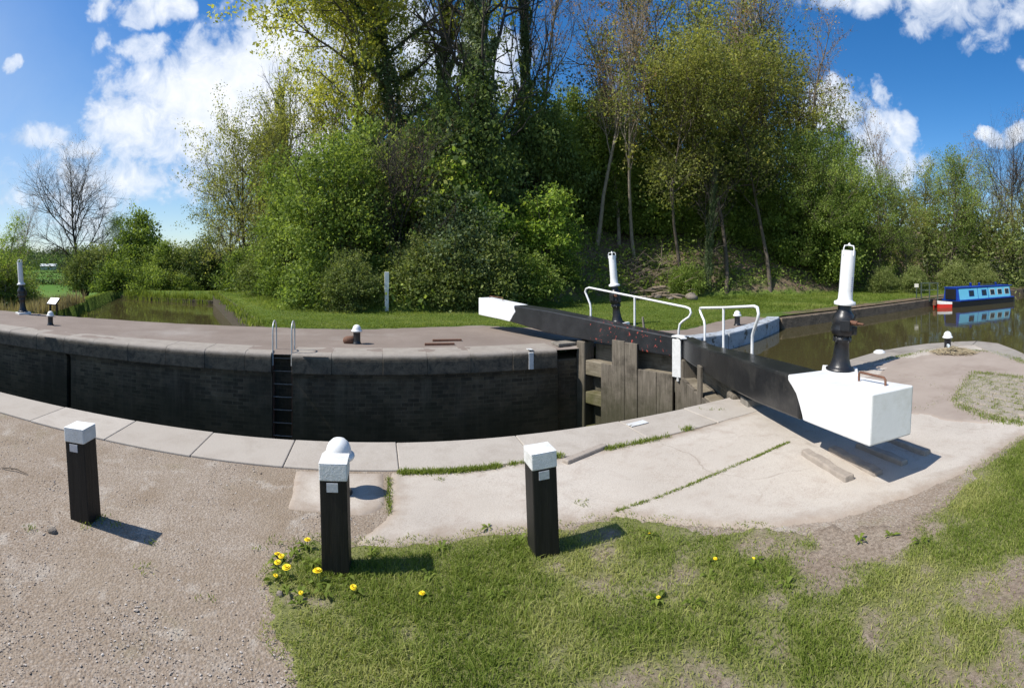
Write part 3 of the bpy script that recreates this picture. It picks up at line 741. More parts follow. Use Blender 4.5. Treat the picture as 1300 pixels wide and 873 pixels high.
def gate(side, label):
    e = Vector((-.357, side * .934, 0)); n = Vector((.934, side * .357, 0))
    P = lambda s, nn, z: MITRE + e * s + n * nn + Vector((0, 0, z))
    root = tag(empty('lock_gate', MITRE), label, 'lock gate'); T = Matrix.Translation(-MITRE)

    def put(mb, name, mat, parent=root, bevel=0, seg=2):
        q = mb.build(name, mat, bevel=bevel, seg=seg); q.parent = parent
        q.matrix_parent_inverse = T if parent is root else Matrix.Identity(4); return q

    def bar(mb, s0, s1, n0, n1, z0, z1):
        R = [P(s0, n0, z0), P(s1, n0, z0), P(s1, n1, z0), P(s0, n1, z0), P(s0, n0, z1), P(s1, n0, z1), P(s1, n1, z1), P(s0, n1, z1)]
        if side > 0: R = [R[i] for i in (3, 2, 1, 0, 7, 6, 5, 4)]
        return mb.hexa(R)

    def loft(mb, st):     # stations: s, half width, z0, z1
        for (s0, h0, a0, b0), (s1, h1, a1, b1) in zip(st, st[1:]): pass
        vs = []; fs = []
        for s, h, a, b in st: vs += [P(s, -h, a), P(s, h, a), P(s, h, b), P(s, -h, b)]
        for i in range(len(st) - 1):
            for j in range(4):
                q = (i * 4 + j, i * 4 + (j + 1) % 4, i * 4 + 4 + (j + 1) % 4, i * 4 + 4 + j); fs.append(q if side > 0 else q[::-1])
        fs += [(3, 2, 1, 0) if side > 0 else (0, 1, 2, 3)]; m = 4 * (len(st) - 1)
        fs += [(m, m + 1, m + 2, m + 3) if side > 0 else (m + 3, m + 2, m + 1, m)]
        return mb.add(vs, fs)

    if side > 0:
        st = [(.02, .12, .05, .41), (1.2, .14, .10, .50), (2.5, .17, .16, .61), (3.5, .19, .185, .675), (4.85, .205, .31, .712)]
        prof = [(4.67, .71), (4.66, .63), (4.62, .56), (4.72, .46), (4.78, .38), (4.85, .31), (5.2, .33), (6.22, .36), (6.22, .81)]; hw = .215
    else:
        st = [(.02, .115, .06, .415), (1.2, .135, .09, .445), (2.5, .16, .135, .555), (3.4, .18, .195, .612), (4.4, .19, .29, .668)]
        prof = [(4.20, .664), (4.20, .61), (4.27, .575), (4.36, .52), (4.42, .44), (4.47, .36), (4.49, .315), (5.0, .355), (5.47, .388), (5.50, .775), (4.8, .715)]; hw = .20
    beam = put(loft(MB(), st), 'balance_beam', M['black_red'] if side > 0 else M['black_gloss'], bevel=.025)
    mb = MB(); k = len(prof)
    vs = [P(s, -hw, z) for s, z in prof] + [P(s, hw, z) for s, z in prof]
    fs = [tuple(range(k)), tuple(range(k, 2 * k))[::-1]] + [(i, i + k, (i + 1) % k + k, (i + 1) % k) for i in range(k)]
    if side < 0: fs = [f[::-1] for f in fs]
    mb.add(vs, fs)
    import bmesh
    we = put(mb, 'white_beam_end', M['white_beam'], bevel=.014)
    bm = bmesh.new(); bm.from_mesh(we.data); bmesh.ops.recalc_face_normals(bm, faces=bm.faces); bm.to_mesh(we.data); bm.free()
    bm = bmesh.new(); bm.from_mesh(beam.data); bmesh.ops.recalc_face_normals(bm, faces=bm.faces); bm.to_mesh(beam.data); bm.free()
    # rusty pull handle on the butt
    s0, s1, zt = ((5.5, 6.1, .765) if side > 0 else (4.98, 5.33, .735))
    mb = MB(); nn = .06
    mb.tube([P(s0, nn, zt - .02), P(s0, nn, zt + .06), P(s0 + .02, nn, zt + .072), P(s1 - .02, nn, zt + .085), P(s1, nn, zt + .072), P(s1, nn, zt)], .010, 8)
    put(mb, 'handle', M['rust'])
    # leaf: posts, rails, planking
    mb = MB(); bar(mb, 2.38, 2.62, -.15, .15, -4, .075 if side < 0 else .12); put(mb, 'heel_post', M['oak'], bevel=.03)
    mb = MB(); bar(mb, -.02, .17, -.14, .14, -4, .05); put(mb, 'mitre_post', M['oak'], bevel=.02)
    if side > 0:
        mb = MB(); bar(mb, .02, .20, -.185, -.142, -.27, .39); bar(mb, -.01, .21, -.19, -.03, .42, .45); put(mb, 'white_mitre_cap', M['white_worn_cap'], bevel=.008)
    for z0, z1 in ((-.56, -.26), (-1.14, -.90), (-1.9, -1.6), (-2.9, -2.5)):
        mb = MB(); bar(mb, .17, 2.38, -.12, .10, z0, z1); put(mb, 'cross_rail', M['oak_h'], bevel=.02)
    mb = MB(); s = .17
    while s < 2.36:
        bar(mb, s + .004, min(s + .215, 2.37), .102, .15, -4, -.28 + random.uniform(-.02, .02)); s += .22
    put(mb, 'planking', M['oak'], bevel=.006)
    boards = ((.20, .55, -.25, 0), (.555, .98, -.245, 0), (.985, 1.285, .235, 1), (1.29, 1.60, .25, 2), (1.605, 1.9, -.25, 0)) if side > 0 else ((.20, .55, -.25, 0), (.555, .98, -.245, 0), (.985, 1.20, -.26, 0), (1.21, 1.38, .17, 1), (1.39, 1.9, -.27, 0))
    for a, b, z, tall in boards:
        mb = MB(); bar(mb, a + .001, b - .001, -.185 if tall else -.172, -.145 if tall else -.122, -4, z + random.uniform(-.012, .012))
        put(mb, 'paddle_post' if tall else 'front_board', M['oak'], bevel=.005)
    mb = MB(); bar(mb, .2, 2.36, .165, .20, -.5, .055); put(mb, 'back_board', M['oak_h'], bevel=.006)  # dark board added to hide the blue reflecting water under the beam
    if side < 0:
        mb = MB(); bar(mb, .015, .06, -.20, -.165, -.34, .425); bar(mb, .015, .33, -.20, -.10, .43, .455); put(mb, 'white_strap', M['white'], bevel=.005)
        mb = MB(); bar(mb, 2.75, 2.98, -.10, .12, -.02, .10); put(mb, 'chock', M['oak_grey'], bevel=.01)
    # handrail, goose-necked at both ends
    if side > 0:
        pts = [(2.67, .40), (2.67, .74), (2.69, .84), (2.80, 1.03), (2.84, 1.10), (2.81, 1.16), (2.72, 1.19), (1.46, 1.05), (.25, .905), (.165, .88), (.137, .81), (.18, .73), (.32, .64), (.385, .58), (.41, .46), (.413, .30)]
        mid = (1.46, 1.05, .35)
    else:
        pts = [(-.06, .30), (-.06, .60), (-.10, .68), (-.31, .80), (-.355, .85), (-.33, .89), (-.24, .90), (1.0, 1.01), (2.17, 1.125), (2.27, 1.115), (2.31, 1.04), (2.28, .96), (2.16, .81), (2.10, .72), (2.09, .56), (2.08, .20)]
        mid = (.93, 1.0, .30)
    mb = MB(); mb.tube([P(s, .34, z) for s, z in pts], .0215, 10); mb.tube([P(mid[0], .34, mid[1]), P(mid[0] + (.0), .34, mid[2])], .021, 10)
    rail = put(mb, 'handrail', M['white_gloss'])
    for s in (pts[0][0], mid[0], pts[-1][0]):
        mb = MB(); bar(mb, s - .03, s + .03, .1, .36, .28, .33); put(mb, 'rail_bracket', M['black_iron'])
    if side > 0:
        mb = MB(); bar(mb, .2, 2.5, .205, .55, .0, .04); put(mb, 'walkway', M['oak_grey'], bevel=.008)
    else:
        mb = MB(); bar(mb, .2, 2.4, .205, .55, .0, .04); put(mb, 'walkway', M['oak_grey'], bevel=.008)
    return root


gate(1, 'far lock gate leaf with chipped black beam and white tip over the far lockside')
gate(-1, 'near lock gate leaf with glossy black beam ending in a big white block')

# timber sill plank by the quoin
mb = MB(); mb.box((3.93, 9.52, .035), (.62, .34, .06), .12)
tag(mb.build('timber_plank', M['oak_grey'], bevel=.01), 'weathered plank laid across the quoin beside the far gate heel', 'plank')


# ------------------------------------------------------------------ ladder
def ladder():
    w = tag(empty('access_ladder', (-1.8, 9.2, 0)), 'iron rung ladder let into the far chamber wall with hooped handrails on top', 'ladder')
    def put(mb, n, m):
        q = mb.build(n, m); q.parent = w; q.matrix_parent_inverse = Matrix.Translation(-w.location); return q
    for x in (-1.985, -1.615):
        mb = MB(); mb.box((x, 9.30, -2.0), (.03, .06, 3.9)); put(mb, 'stile', M['rust'])
        mb = MB()
        R = .17; pth = [(x, 9.2, -.25), (x, 9.2, .42)] + [(x, 9.2 + R - R * cos(a), .42 + R * sin(a)) for a in np.linspace(.3, pi - .3, 7)] + [(x, 9.2 + 2 * R, .42), (x, 9.2 + 2 * R, .0)]
        mb.tube(pth, .015, 8); put(mb, 'handrail', M['rail'])
    z = -.12
    while z > -3.6:
        mb = MB(); mb.tube([(-1.985, 9.26, z), (-1.615, 9.26, z)], .0105, 8); put(mb, 'rung', M['dull_steel']); z -= .25


ladder()


# ------------------------------------------------------------------ posts and bollards
def make_post():
    r = tag(empty('bollard_post'), 'x', 'post', 'black posts with white caps')
    a = .075; mb = MB(); mb.box((0, 0, .20), (2 * a, 2 * a, .67)); mb.build('shaft', M['black_timber'], r, bevel=.006)
    mb = MB(); q = a + .003
    mb.hexa([(-q, -q, .52), (q, -q, .52), (q, q, .52), (-q, q, .52), (-q, -q, .615), (q, -q, .615), (q, q, .615), (-q, q, .615)])
    mb.add([(-q, -q, .615), (q, -q, .615), (q, q, .615), (-q, q, .615), (0, 0, .622)], [(0, 1, 4), (1, 2, 4), (2, 3, 4), (3, 0, 4)])
    mb.build('cap', M['white_worn_cap'], r, bevel=.007)
    mb = MB(); mb.box((-.005, -a - .003, .487), (.062, .006, .048)); mb.build('number_plate', M['plate'], r)
    return r


post = make_post()
pl = [(gp(109, 657), (radians(1), radians(-4), 0), 'square black post with white cap standing on the bare gravel'),
      (gp(428, 722), (radians(0), radians(-1.5), radians(-2)), 'square black post with white cap in the dandelions, a domed mooring bollard behind it'),
      (gp(690, 700), (radians(0), radians(-2.2), 0), 'square black post with white cap at the grass edge of the pale concrete')]
for i, (p, rt, lb) in enumerate(pl):
    if i == 0: o = post; o.location = p; o.rotation_euler = rt; o['label'] = lb
    else: copy_thing(post, p, rt, (1, 1, 1), lb)


def make_bollard():
    r = tag(empty('mooring_bollard'), 'x', 'mooring bollard', 'white domed mooring bollards')
    mb = MB(); mb.lathe([(.105, -.05), (.105, .01), (.085, .03), (.077, .08), (.076, .25), (.08, .262)], 24); mb.build('stem', M['black_iron'], r)
    mb = MB(); mb.lathe([(.085, .255), (.112, .262), (.119, .275), (.117, .292), (.098, .300), (.094, .315), (.088, .345), (.072, .378), (.045, .402), (.015, .412), (.002, .413)], 28); mb.build('dome_cap', M['white'], r)
    return r


bol = make_bollard()
bl = [(gp(430, 626), 1.0, 'domed white-topped mooring bollard on the concrete pad behind the middle black post'),
      (gp(453, 436.5), 1.0, 'domed mooring bollard across the lock with a rusty iron lump beside it'),
      (gp(64, 412.5), .95, 'domed mooring bollard across the lock next to the slanted notice stand'),
      (gp(936, 413), 1.0, 'domed mooring bollard on the grass behind the near gate handrail'),
      (gp(1203, 443.5), .88, 'domed mooring bollard at the tip of the paved point by the canal')]
for i, (p, s, lb) in enumerate(bl):
    if i == 0: bol.location = p; bol['label'] = lb
    else: copy_thing(bol, p, (0, 0, i), (s, s, s), lb)
# ------------------------------------------------------------------ paddle gear
def make_paddle_gear():
    r = tag(empty('paddle_gear'), 'x', 'paddle gear', 'lock paddle gear stands')
    mb = MB(); mb.box((0, 0, .03), (.5, .46, .10)); mb.build('plinth', M['white'], r, bevel=.012)
    mb = MB()
    mb.lathe([(.20, .08), (.20, .105), (.165, .125), (.145, .16), (.118, .26), (.104, .40), (.100, .50), (.125, .53), (.130, .56), (.112, .58), (.112, .60)], 24)
    mb.build('pedestal', M['black_iron'], r)
    mb = MB(); mb.lathe([(.112, .60), (.150, .63), (.168, .68), (.168, .72), (.152, .76), (.160, .80), (.162, .86), (.140, .93), (.108, .97), (.095, 1.0), (.095, 1.10)], 24)
    mb.box((.02, -.155, .78), (.13, .07, .16)); mb.box((.13, -.05, .70), (.12, .09, .12))
    for a in np.linspace(0, 2 * pi, 9)[:-1]: mb.lathe([(.014, .515), (.014, .60)], 6, 0, (.118 * cos(a), .118 * sin(a), 0))
    mb.build('gear_housing', M['black_iron'], r, bevel=.008)
    mb = MB(); mb.tube([(.10, -.12, .83), (.19, -.19, .83)], .035, 10); mb.tube([(.19, -.19, .83), (.27, -.25, .83)], .017, 6); mb.build('spindle', M['rust'], r)
    mb = MB(); mb.tube([(.13, -.10, .86), (.16, -.15, .95), (.12, -.15, 1.0)], .013, 6); mb.build('pawl', M['black_iron'], r)
    mb = MB(); mb.lathe([(.150, 1.08), (.155, 1.10), (.150, 1.13), (.115, 1.145), (.103, 1.17), (.0985, 1.3), (.0975, 1.90), (.094, 1.92)], 28)
    tube = mb.build('tube', M['white_gloss'], r)
    mb = MB()
    for a in (pi / 4, 3 * pi / 4, 5 * pi / 4, 7 * pi / 4):
        mb.tube([(.100 * cos(a), .100 * sin(a), 1.84), (.100 * cos(a), .100 * sin(a), 1.95), (.085 * cos(a), .085 * sin(a), 1.99), (.0, .0, 2.0)], .0095, 6)
    mb.lathe([(.018, 1.99), (.018, 2.02), (.004, 2.035)], 10)
    mb.build('cap_cage', M['white_gloss'], r)
    return r


pg = make_paddle_gear()
near_pg = Vector((4.93, 3.52, .012))
a = (1066 - AX) / FP; near_pg = Vector((7.45 * sin(a), 7.45 * cos(a), .012))
pg.location = near_pg; pg.rotation_euler = (radians(2.4), radians(3.6), radians(-50)); pg.rotation_euler = (0, 0, 0)


def lean(o, ang, bearing, spin):
    """lean sideways as seen across the lock, positive = towards upstream"""
    side = Vector((cos(bearing), -sin(bearing), 0)); fwd = Vector((sin(bearing), cos(bearing), 0))
    R = Matrix.Rotation(radians(ang), 4, fwd) @ Matrix.Rotation(spin, 4, 'Z')
    o.rotation_euler = R.to_euler()


pg['label'] = 'black and white paddle gear stand on the apron behind the big white beam end'
far_pg = pd(784, 13.3, .02); left_pg = gp(29.5, 398.5)
o2 = copy_thing(pg, far_pg, label='black and white paddle gear stand on the grass behind the far gate handrail')
o3 = copy_thing(pg, left_pg, label='black and white paddle gear stand by the reeds at the far lockside end'); o3.scale = (.92, .92, .92)
pg.scale = (1.1, 1.1, .99); lean(pg, 4.2, a, -a); lean(o2, -4.5, (784 - AX) / FP, -1.2); lean(o3, -4.0, (29 - AX) / FP, 2.6)
# faded vertical lettering strip on the near tube (illegible blue characters)
mb = MB(); ca = -.75
for k in range(7):
    z = 1.30 + k * .033
    for j in range(2):
        aa = ca + .10 * j + random.uniform(-.02, .02); rr = .0992
        mb.box((0, 0, 0), (.0016, random.uniform(.006, .011), random.uniform(.006, .022)), 0, 0, Matrix.Translation((rr * cos(aa), rr * sin(aa), z)) @ Matrix.Rotation(aa, 4, 'Z'))
mb.build('lettering', M['ink'], pg)

# ------------------------------------------------------------------ small lockside things
# notice stand
p = gp(68, 400); r = tag(empty('notice_stand', p, (0, 0, -.15)), 'low lectern notice with slanted white board on two dark legs across the lock', 'notice stand')
for x in (-.16, .16):
    mb = MB(); mb.box((x, .0, .17), (.045, .045, .40)); mb.build('leg', M['black_timber'], r)
mb = MB(); Rm = Matrix.Translation((0, 0, .46)) @ Matrix.Rotation(radians(44), 4, 'X'); mb.box((0, 0, 0), (.44, .30, .04), 0, 0, Rm); mb.build('board', M['black_timber'], r)
mb = MB(); mb.box((0, 0, .024), (.40, .26, .008), 0, 0, Rm); mb.build('panel', M['white_gloss'], r)
# white marker post
p = gp(491, 398.5); r = tag(empty('marker_post', p), 'tall thin white marker post on the grass before the hedge', 'marker post')
mb = MB(); mb.box((0, 0, .38), (.13, .11, .92)); mb.build('lower_shaft', M['white_worn'], r, bevel=.008)
mb = MB(); mb.box((0, 0, 1.13), (.15, .125, .60)); mb.build('white_head', M['white'], r, bevel=.01)
# short dark stake on the grass
p = gp(818, 419); mb = MB(); mb.tube([p + Vector((0, 0, -.05)), p + Vector((-.05, 0, .34))], [.035, .025], 6); tag(mb.build('stake', M['oak_grey']), 'short leaning stake in the grass behind the far beam', 'stake')
# foot bars under the near beam and across the lock
bars = [((1022, 577), (1079, 613), 'worn stone foot bar on the sunlit apron, clear of the beam shadow'), ((1056, 573), (1116, 606), 'stone foot bar lying lengthwise in the deep beam shadow'),
        ((1090, 568), (1149, 592), 'stone foot bar in the shadow edge under the white beam end'), ((1130, 560), (1178, 579), 'stone foot bar beyond the white beam end, in full sun')]
for (a0, b0, lb) in bars:
    p0, p1 = gp(*a0), gp(*b0); dd = (p1 - p0).normalized(); nn = Vector((-dd.y, dd.x, 0)); mb = MB()
    k = 7; vs = []; prev = None
    for i in range(k):
        q = p0.lerp(p1, i / (k - 1)); w = .05 + random.uniform(-.006, .006); h = .055 + random.uniform(-.008, .008)
        vs.append([q - nn * w + Vector((0, 0, -.03)), q + nn * w + Vector((0, 0, -.03)), q + nn * w * .8 + Vector((0, 0, h)), q - nn * w * .8 + Vector((0, 0, h))])
    V = [v for rr in vs for v in rr]; fs = [(0, 1, 2, 3)[::-1], tuple(4 * (k - 1) + j for j in range(4))]
    for i in range(k - 1):
        for j in range(4): fs.append((4 * i + j, 4 * i + (j + 1) % 4, 4 * i + 4 + (j + 1) % 4, 4 * i + 4 + j))
    mb.add(V, fs); tag(mb.build('foot_bar', M['stone_bar'], bevel=.012), lb, 'foot bar', 'foot bars for pushing the balance beams')
for a0, b0, lb in (((539, 438.5), (577, 438), 'thin brown foot bar across the lock, the one closer to the coping'), ((549, 433.5), (586, 433), 'thin brown foot bar across the lock, the one closer to the grass')):
    p0, p1 = gp(*a0), gp(*b0); mb = MB(); dd = p1 - p0
    mb.box(((p0.x + p1.x) / 2, (p0.y + p1.y) / 2, .02), (dd.length, .07, .06), atan2(dd.y, dd.x)); tag(mb.build('foot_bar', M['rust'], bevel=.01), lb, 'foot bar', 'foot bars for pushing the balance beams')
# half-sunk kerb stone in the apron
p0, p1 = gp(717, 590), gp(768, 569); dd = p1 - p0; mb = MB(); mb.box(((p0.x + p1.x) / 2, (p0.y + p1.y) / 2, .0), (dd.length, .075, .09), atan2(dd.y, dd.x))
tag(mb.build('kerb_stone', M['stone_bar'], bevel=.012), 'long half-sunk kerb stone along the weedy back edge of the coping', 'kerb stone')
# white mooring ring stones on the quay edge
for x, y, lb in ((1113, 447.5, 'small white-painted stone on the quay edge by the open water'),):
    p = gp(x, y); mb = MB(); mb.lathe([(.12, -.02), (.11, .03), (.07, .055), (.01, .06)], 12, 0, (p.x - .1, p.y - .12, .02)); tag(mb.build('marker_stone', M['white_worn']), lb, 'marker stone')
# heap of dead reeds by the bollard on the point
c = gp(1208, 450.5); mb = MB()
for i in range(230):
    a = random.uniform(0, 2 * pi); rr = random.random() ** .6; b = random.gauss(1.2, .5)
    p = c + Vector((cos(a) * rr * .26 + .12 * (a > 3), sin(a) * rr * .36, .02 + .09 * (1 - rr) + random.uniform(0, .03))); q = Vector((cos(b), sin(b), random.uniform(-.15, .15))) * random.uniform(.05, .16)
    mb.tube([p - q, p + q * .2 + Vector((0, 0, .015)), p + q], .006, 3, 0, False)
tag(mb.build('reed_heap', M['straw']), 'heap of brown dead reeds dumped below the bollard on the point', 'reed heap')
c2 = gp(1204, 448.5); mb = MB(); mb.box((c2.x, c2.y, .14), (.13, .05, .07), .6); tag(mb.build('litter', M['cloth'], bevel=.02), 'scrap of pale blue litter lying on the dead reed heap', 'litter')
# dry stick on the gravel
p0, p1 = gp(2, 595), gp(35, 603); mb = MB(); mb.tube([p0 + Vector((0, 0, .012)), p0.lerp(p1, .5) + Vector((0, .02, .02)), p1 + Vector((0, 0, .01))], [.006, .006, .004], 6)
tag(mb.build('stick', M['deadwood']), 'thin dry stick lying on the gravel path', 'stick')


# one larger cobble at the foot of the gravel post
def rock(name, c, s, mat, label, cat='stone', group=None, seed=1):
    rg = np.random.default_rng(seed); mb = MB(); prof = []
    n, k = 10, 7; vs = []
    for i in range(k):
        ph = pi * i / (k - 1)
        for j in range(n):
            th = 2 * pi * j / n; d = Vector((sin(ph) * cos(th), sin(ph) * sin(th), cos(ph)))
            q = 1 + .35 * (float(vnoise(d.x * 1.7 + seed * 3.1, d.y * 1.7 + d.z * 1.3 + seed)) - .5)
            vs.append((c[0] + d.x * s[0] * q, c[1] + d.y * s[1] * q, c[2] + d.z * s[2] * q))
    fs = [(i * n + j, (i + 1) * n + j, (i + 1) * n + (j + 1) % n, i * n + (j + 1) % n) for i in range(k - 1) for j in range(n)]
    mb.add(vs, fs, 0, True); return tag(mb.build(name, mat), label, cat, group)


p = gp(444, 436); rock('iron_bracket', (p.x, p.y, .07), (.15, .09, .10), M['rust'], 'rusty brown iron lump lying against the bollard across the lock', 'iron bracket', None, 12)
p = gp(66, 675); rock('cobble', (p.x, p.y, .008), (.036, .026, .022), M['rock'], 'brown cobble lying on the gravel by the foot of the black post', 'stone', None, 3)
p = gp(355, 756); rock('cobble', (p.x, p.y, .008), (.022, .02, .018), M['rock'], 'small grey cobble where the dandelion grass meets the gravel', 'stone', None, 5)

# setts patch on the point
mb = MB(); P4 = [gp(1212, 510), gp(1236, 476), gp(1300, 482), gp(1300, 541)]
rg = random.Random(4)
for i in range(13):
    for j in range(9):
        u, v = (i + .5 + (j % 2) * .4) / 13.5, (j + .5) / 9
        q = (P4[0].lerp(P4[3], u)).lerp(P4[1].lerp(P4[2], u), v)
        if rg.random() < .12: continue
        mb.box((q.x, q.y, .012 + rg.uniform(-.004, .006)), (.15, .115, .03), .25 + rg.uniform(-.06, .06))
o = tag(mb.build('sett_paving', M['setts'], bevel=.012), kind='structure')

# ------------------------------------------------------------------ narrowboat
def narrowboat():
    r = tag(empty('narrowboat', (23.7, 8.35, -.36), (0, 0, radians(-22))), 'light blue narrowboat with royal blue trim and red bow moored along the wooded bank', 'narrowboat')
    L, W = 4.4, 1.25; x0, x1 = -L / 2, L / 2
    def hullsec(x, w, z0, z1): return [(x, -w * .9, z0), (x, w * .9, z0), (x, w, z1), (x, -w, z1)]
    mb = MB(); secs = [hullsec(x0 - .75, .2, -.1, .28), hullsec(x0 - .3, .53, -.3, .27), hullsec(x0 + .2, W / 2, -.4, .26), hullsec(x1, W / 2, -.4, .26), hullsec(x1 + .4, .4, -.3, .28)]
    vs = [v for q in secs for v in q]; fs = [(3, 2, 1, 0)]
    for i in range(len(secs) - 1):
        for j in range(4): fs.append((4 * i + j, 4 * i + (j + 1) % 4, 4 * i + 4 + (j + 1) % 4, 4 * i + 4 + j))
    m = 4 * (len(secs) - 1); fs.append((m, m + 1, m + 2, m + 3)); mb.add(vs, fs); mb.build('hull', M['boat_black'], r, bevel=.02)
    mb = MB(); mb.box((.1, 0, .30), (L - .2, W + .03, .06)); mb.build('gunwale', M['boat_navy'], r, bevel=.01)
    cw = W / 2 - .1; ct = cw - .10; zc0, zc1 = .32, .90
    def slab(xa, xb, za, zb, grow=0):
        f = lambda z: cw + (ct - cw) * (z - zc0) / (zc1 - zc0) + grow
        return [(xa, -f(za), za), (xb, -f(za), za), (xb, f(za), za), (xa, f(za), za), (xa, -f(zb), zb), (xb, -f(zb), zb), (xb, f(zb), zb), (xa, f(zb), zb)]
    mb = MB(); mb.hexa(slab(x0 + .2, x1 - .1, zc0, zc1)); mb.build('cabin', M['boat_navy'], r, bevel=.02)
    xs = [x0 + .28, x0 + 1.65, x0 + 2.45, x1 - .12]
    for a, b in zip(xs, xs[1:]):
        mb = MB(); mb.hexa(slab(a, b - .05, zc0 + .02, zc1 - .03, .012)); mb.build('side_panel', M['boat_blue'], r)
    mb = MB(); mb.box((.12, 0, .915), (L - .1, ct * 2 + .09, .035)); rf = mb.build('roof', M['boat_navy'], r, bevel=.02)
    for x in (x0 + 1.15, x0 + 2.1, x0 + 2.75, x0 + 3.35, x0 + 3.95):
        mb = MB(); mb.hexa(slab(x - .19, x + .19, zc0 + .15, zc1 - .13, .018)); w = mb.build('window', M['cream'] if x > x0 + 2.6 else M['boat_navy'], r)
        mb = MB(); mb.hexa(slab(x - .16, x + .16, zc0 + .175, zc1 - .155, .024)); mb.build('pane', M['glass'], w)
    mb = MB(); mb.box((x0 + .185, 0, .60), (.04, .7, .50)); mb.build('end_door', M['boat_black'], r)
    mb = MB(); mb.hexa([(x0 - .765, -.22, .0), (x0 - .28, -.55, -.02), (x0 - .28, .55, -.02), (x0 - .765, .22, .0), (x0 - .775, -.22, .18), (x0 - .28, -.56, .17), (x0 - .28, .56, .17), (x0 - .775, .22, .18)])
    mb.build('red_band', M['boat_red'], r)
    mb = MB(); mb.hexa([(x0 - .775, -.22, .182), (x0 - .28, -.56, .172), (x0 - .28, .56, .172), (x0 - .775, .22, .182), (x0 - .785, -.22, .29), (x0 - .28, -.56, .28), (x0 - .28, .56, .28), (x0 - .785, .22, .29)])
    mb.build('white_band', M['white'], r)
    mb = MB(); mb.tube([(x0 - .85, 0, .36), (x0 - .9, 0, .12)], .1, 10); mb.build('fender', M['rust'], r)
    for x, y, h in ((x0 + 1.5, -.1, .16), (x0 + 2.5, .2, .12), (x0 + 3.6, 0, .12)):
        mb = MB(); mb.lathe([(.06, .93), (.06, .93 + h), (.09, .94 + h), (.02, .97 + h)], 10, 0, (x, y, 0)); mb.build('roof_vent', M['boat_navy'], r)
    mb = MB(); mb.box((x0 + 3.0, .1, .97), (1.0, .35, .06)); mb.build('roof_box', M['green_metal'], r)


narrowboat()
# rusty railing by the bank wall end, beside the boat
r = tag(empty('bank_railing', pd(1180, 23.6, .0), (0, 0, -1.0)), 'dark green metal railing frame on the bank wall just before the blue narrowboat', 'railing')
for x in (-.4, 0, .4):
    mb = MB(); mb.box((x, 0, .35), (.06, .06, .9)); mb.build('upright', M['green_metal'], r)
mb = MB(); mb.box((0, 0, .78), (.9, .04, .05)); mb.box((0, 0, .45), (.9, .04, .04)); mb.build('rail', M['green_metal'], r)
mb = MB(); mb.box((-.62, .1, .66), (.2, .03, .18)); mb.build('sign_plate', M['cream'], r)
mb = MB(); mb.box((-.62, .12, .3), (.05, .04, .8)); mb.build('upright', M['green_metal'], r)

# ------------------------------------------------------------------ vegetation
def tubes_np(branches, sides):
    V = []; Fc = []; o = 0
    for pts, rad, lv in branches:
        n = sides[min(lv, len(sides) - 1)]; k = len(pts)
        T = np.gradient(pts, axis=0); T /= np.linalg.norm(T, axis=1)[:, None] + 1e-9
        u = np.cross(T[0], [.31, .87, .39]); u /= np.linalg.norm(u) + 1e-9
        U = u[None] - T * (T @ u)[:, None]; U /= np.linalg.norm(U, axis=1)[:, None] + 1e-9; W = np.cross(T, U)
        a = np.arange(n) * 2 * pi / n
        R = pts[:, None, :] + rad[:, None, None] * (U[:, None, :] * np.cos(a)[None, :, None] + W[:, None, :] * np.sin(a)[None, :, None])
        V.append(R.reshape(-1, 3))
        i = np.arange(k - 1)[:, None] * n; j = np.arange(n)[None]; jn = (j + 1) % n
        Fc.append(np.stack([i + j, i + jn, i + n + jn, i + n + j], -1).reshape(-1, 4) + o); o += k * n
    return np.concatenate(V), np.concatenate(Fc)


def leaves_np(c, size, rng, tint, flat=.0, asp=.62):
    n = len(c); a = rng.normal(size=(n, 3)); a /= np.linalg.norm(a, axis=1)[:, None]
    nr = rng.normal(size=(n, 3)); nr[:, 2] += flat; b = np.cross(nr, a); b /= np.linalg.norm(b, axis=1)[:, None] + 1e-9
    s = size * np.exp(rng.normal(-.12, .42, n)).clip(.35, 2.0); s = s * .62; a *= s[:, None]; b *= (s * asp)[:, None]
    V = np.stack([c - a, c + b, c + a * .9, c - b], 1).reshape(-1, 3)
    return V, np.arange(n * 4).reshape(-1, 4), np.repeat(np.clip(tint, 0, 1), 4)


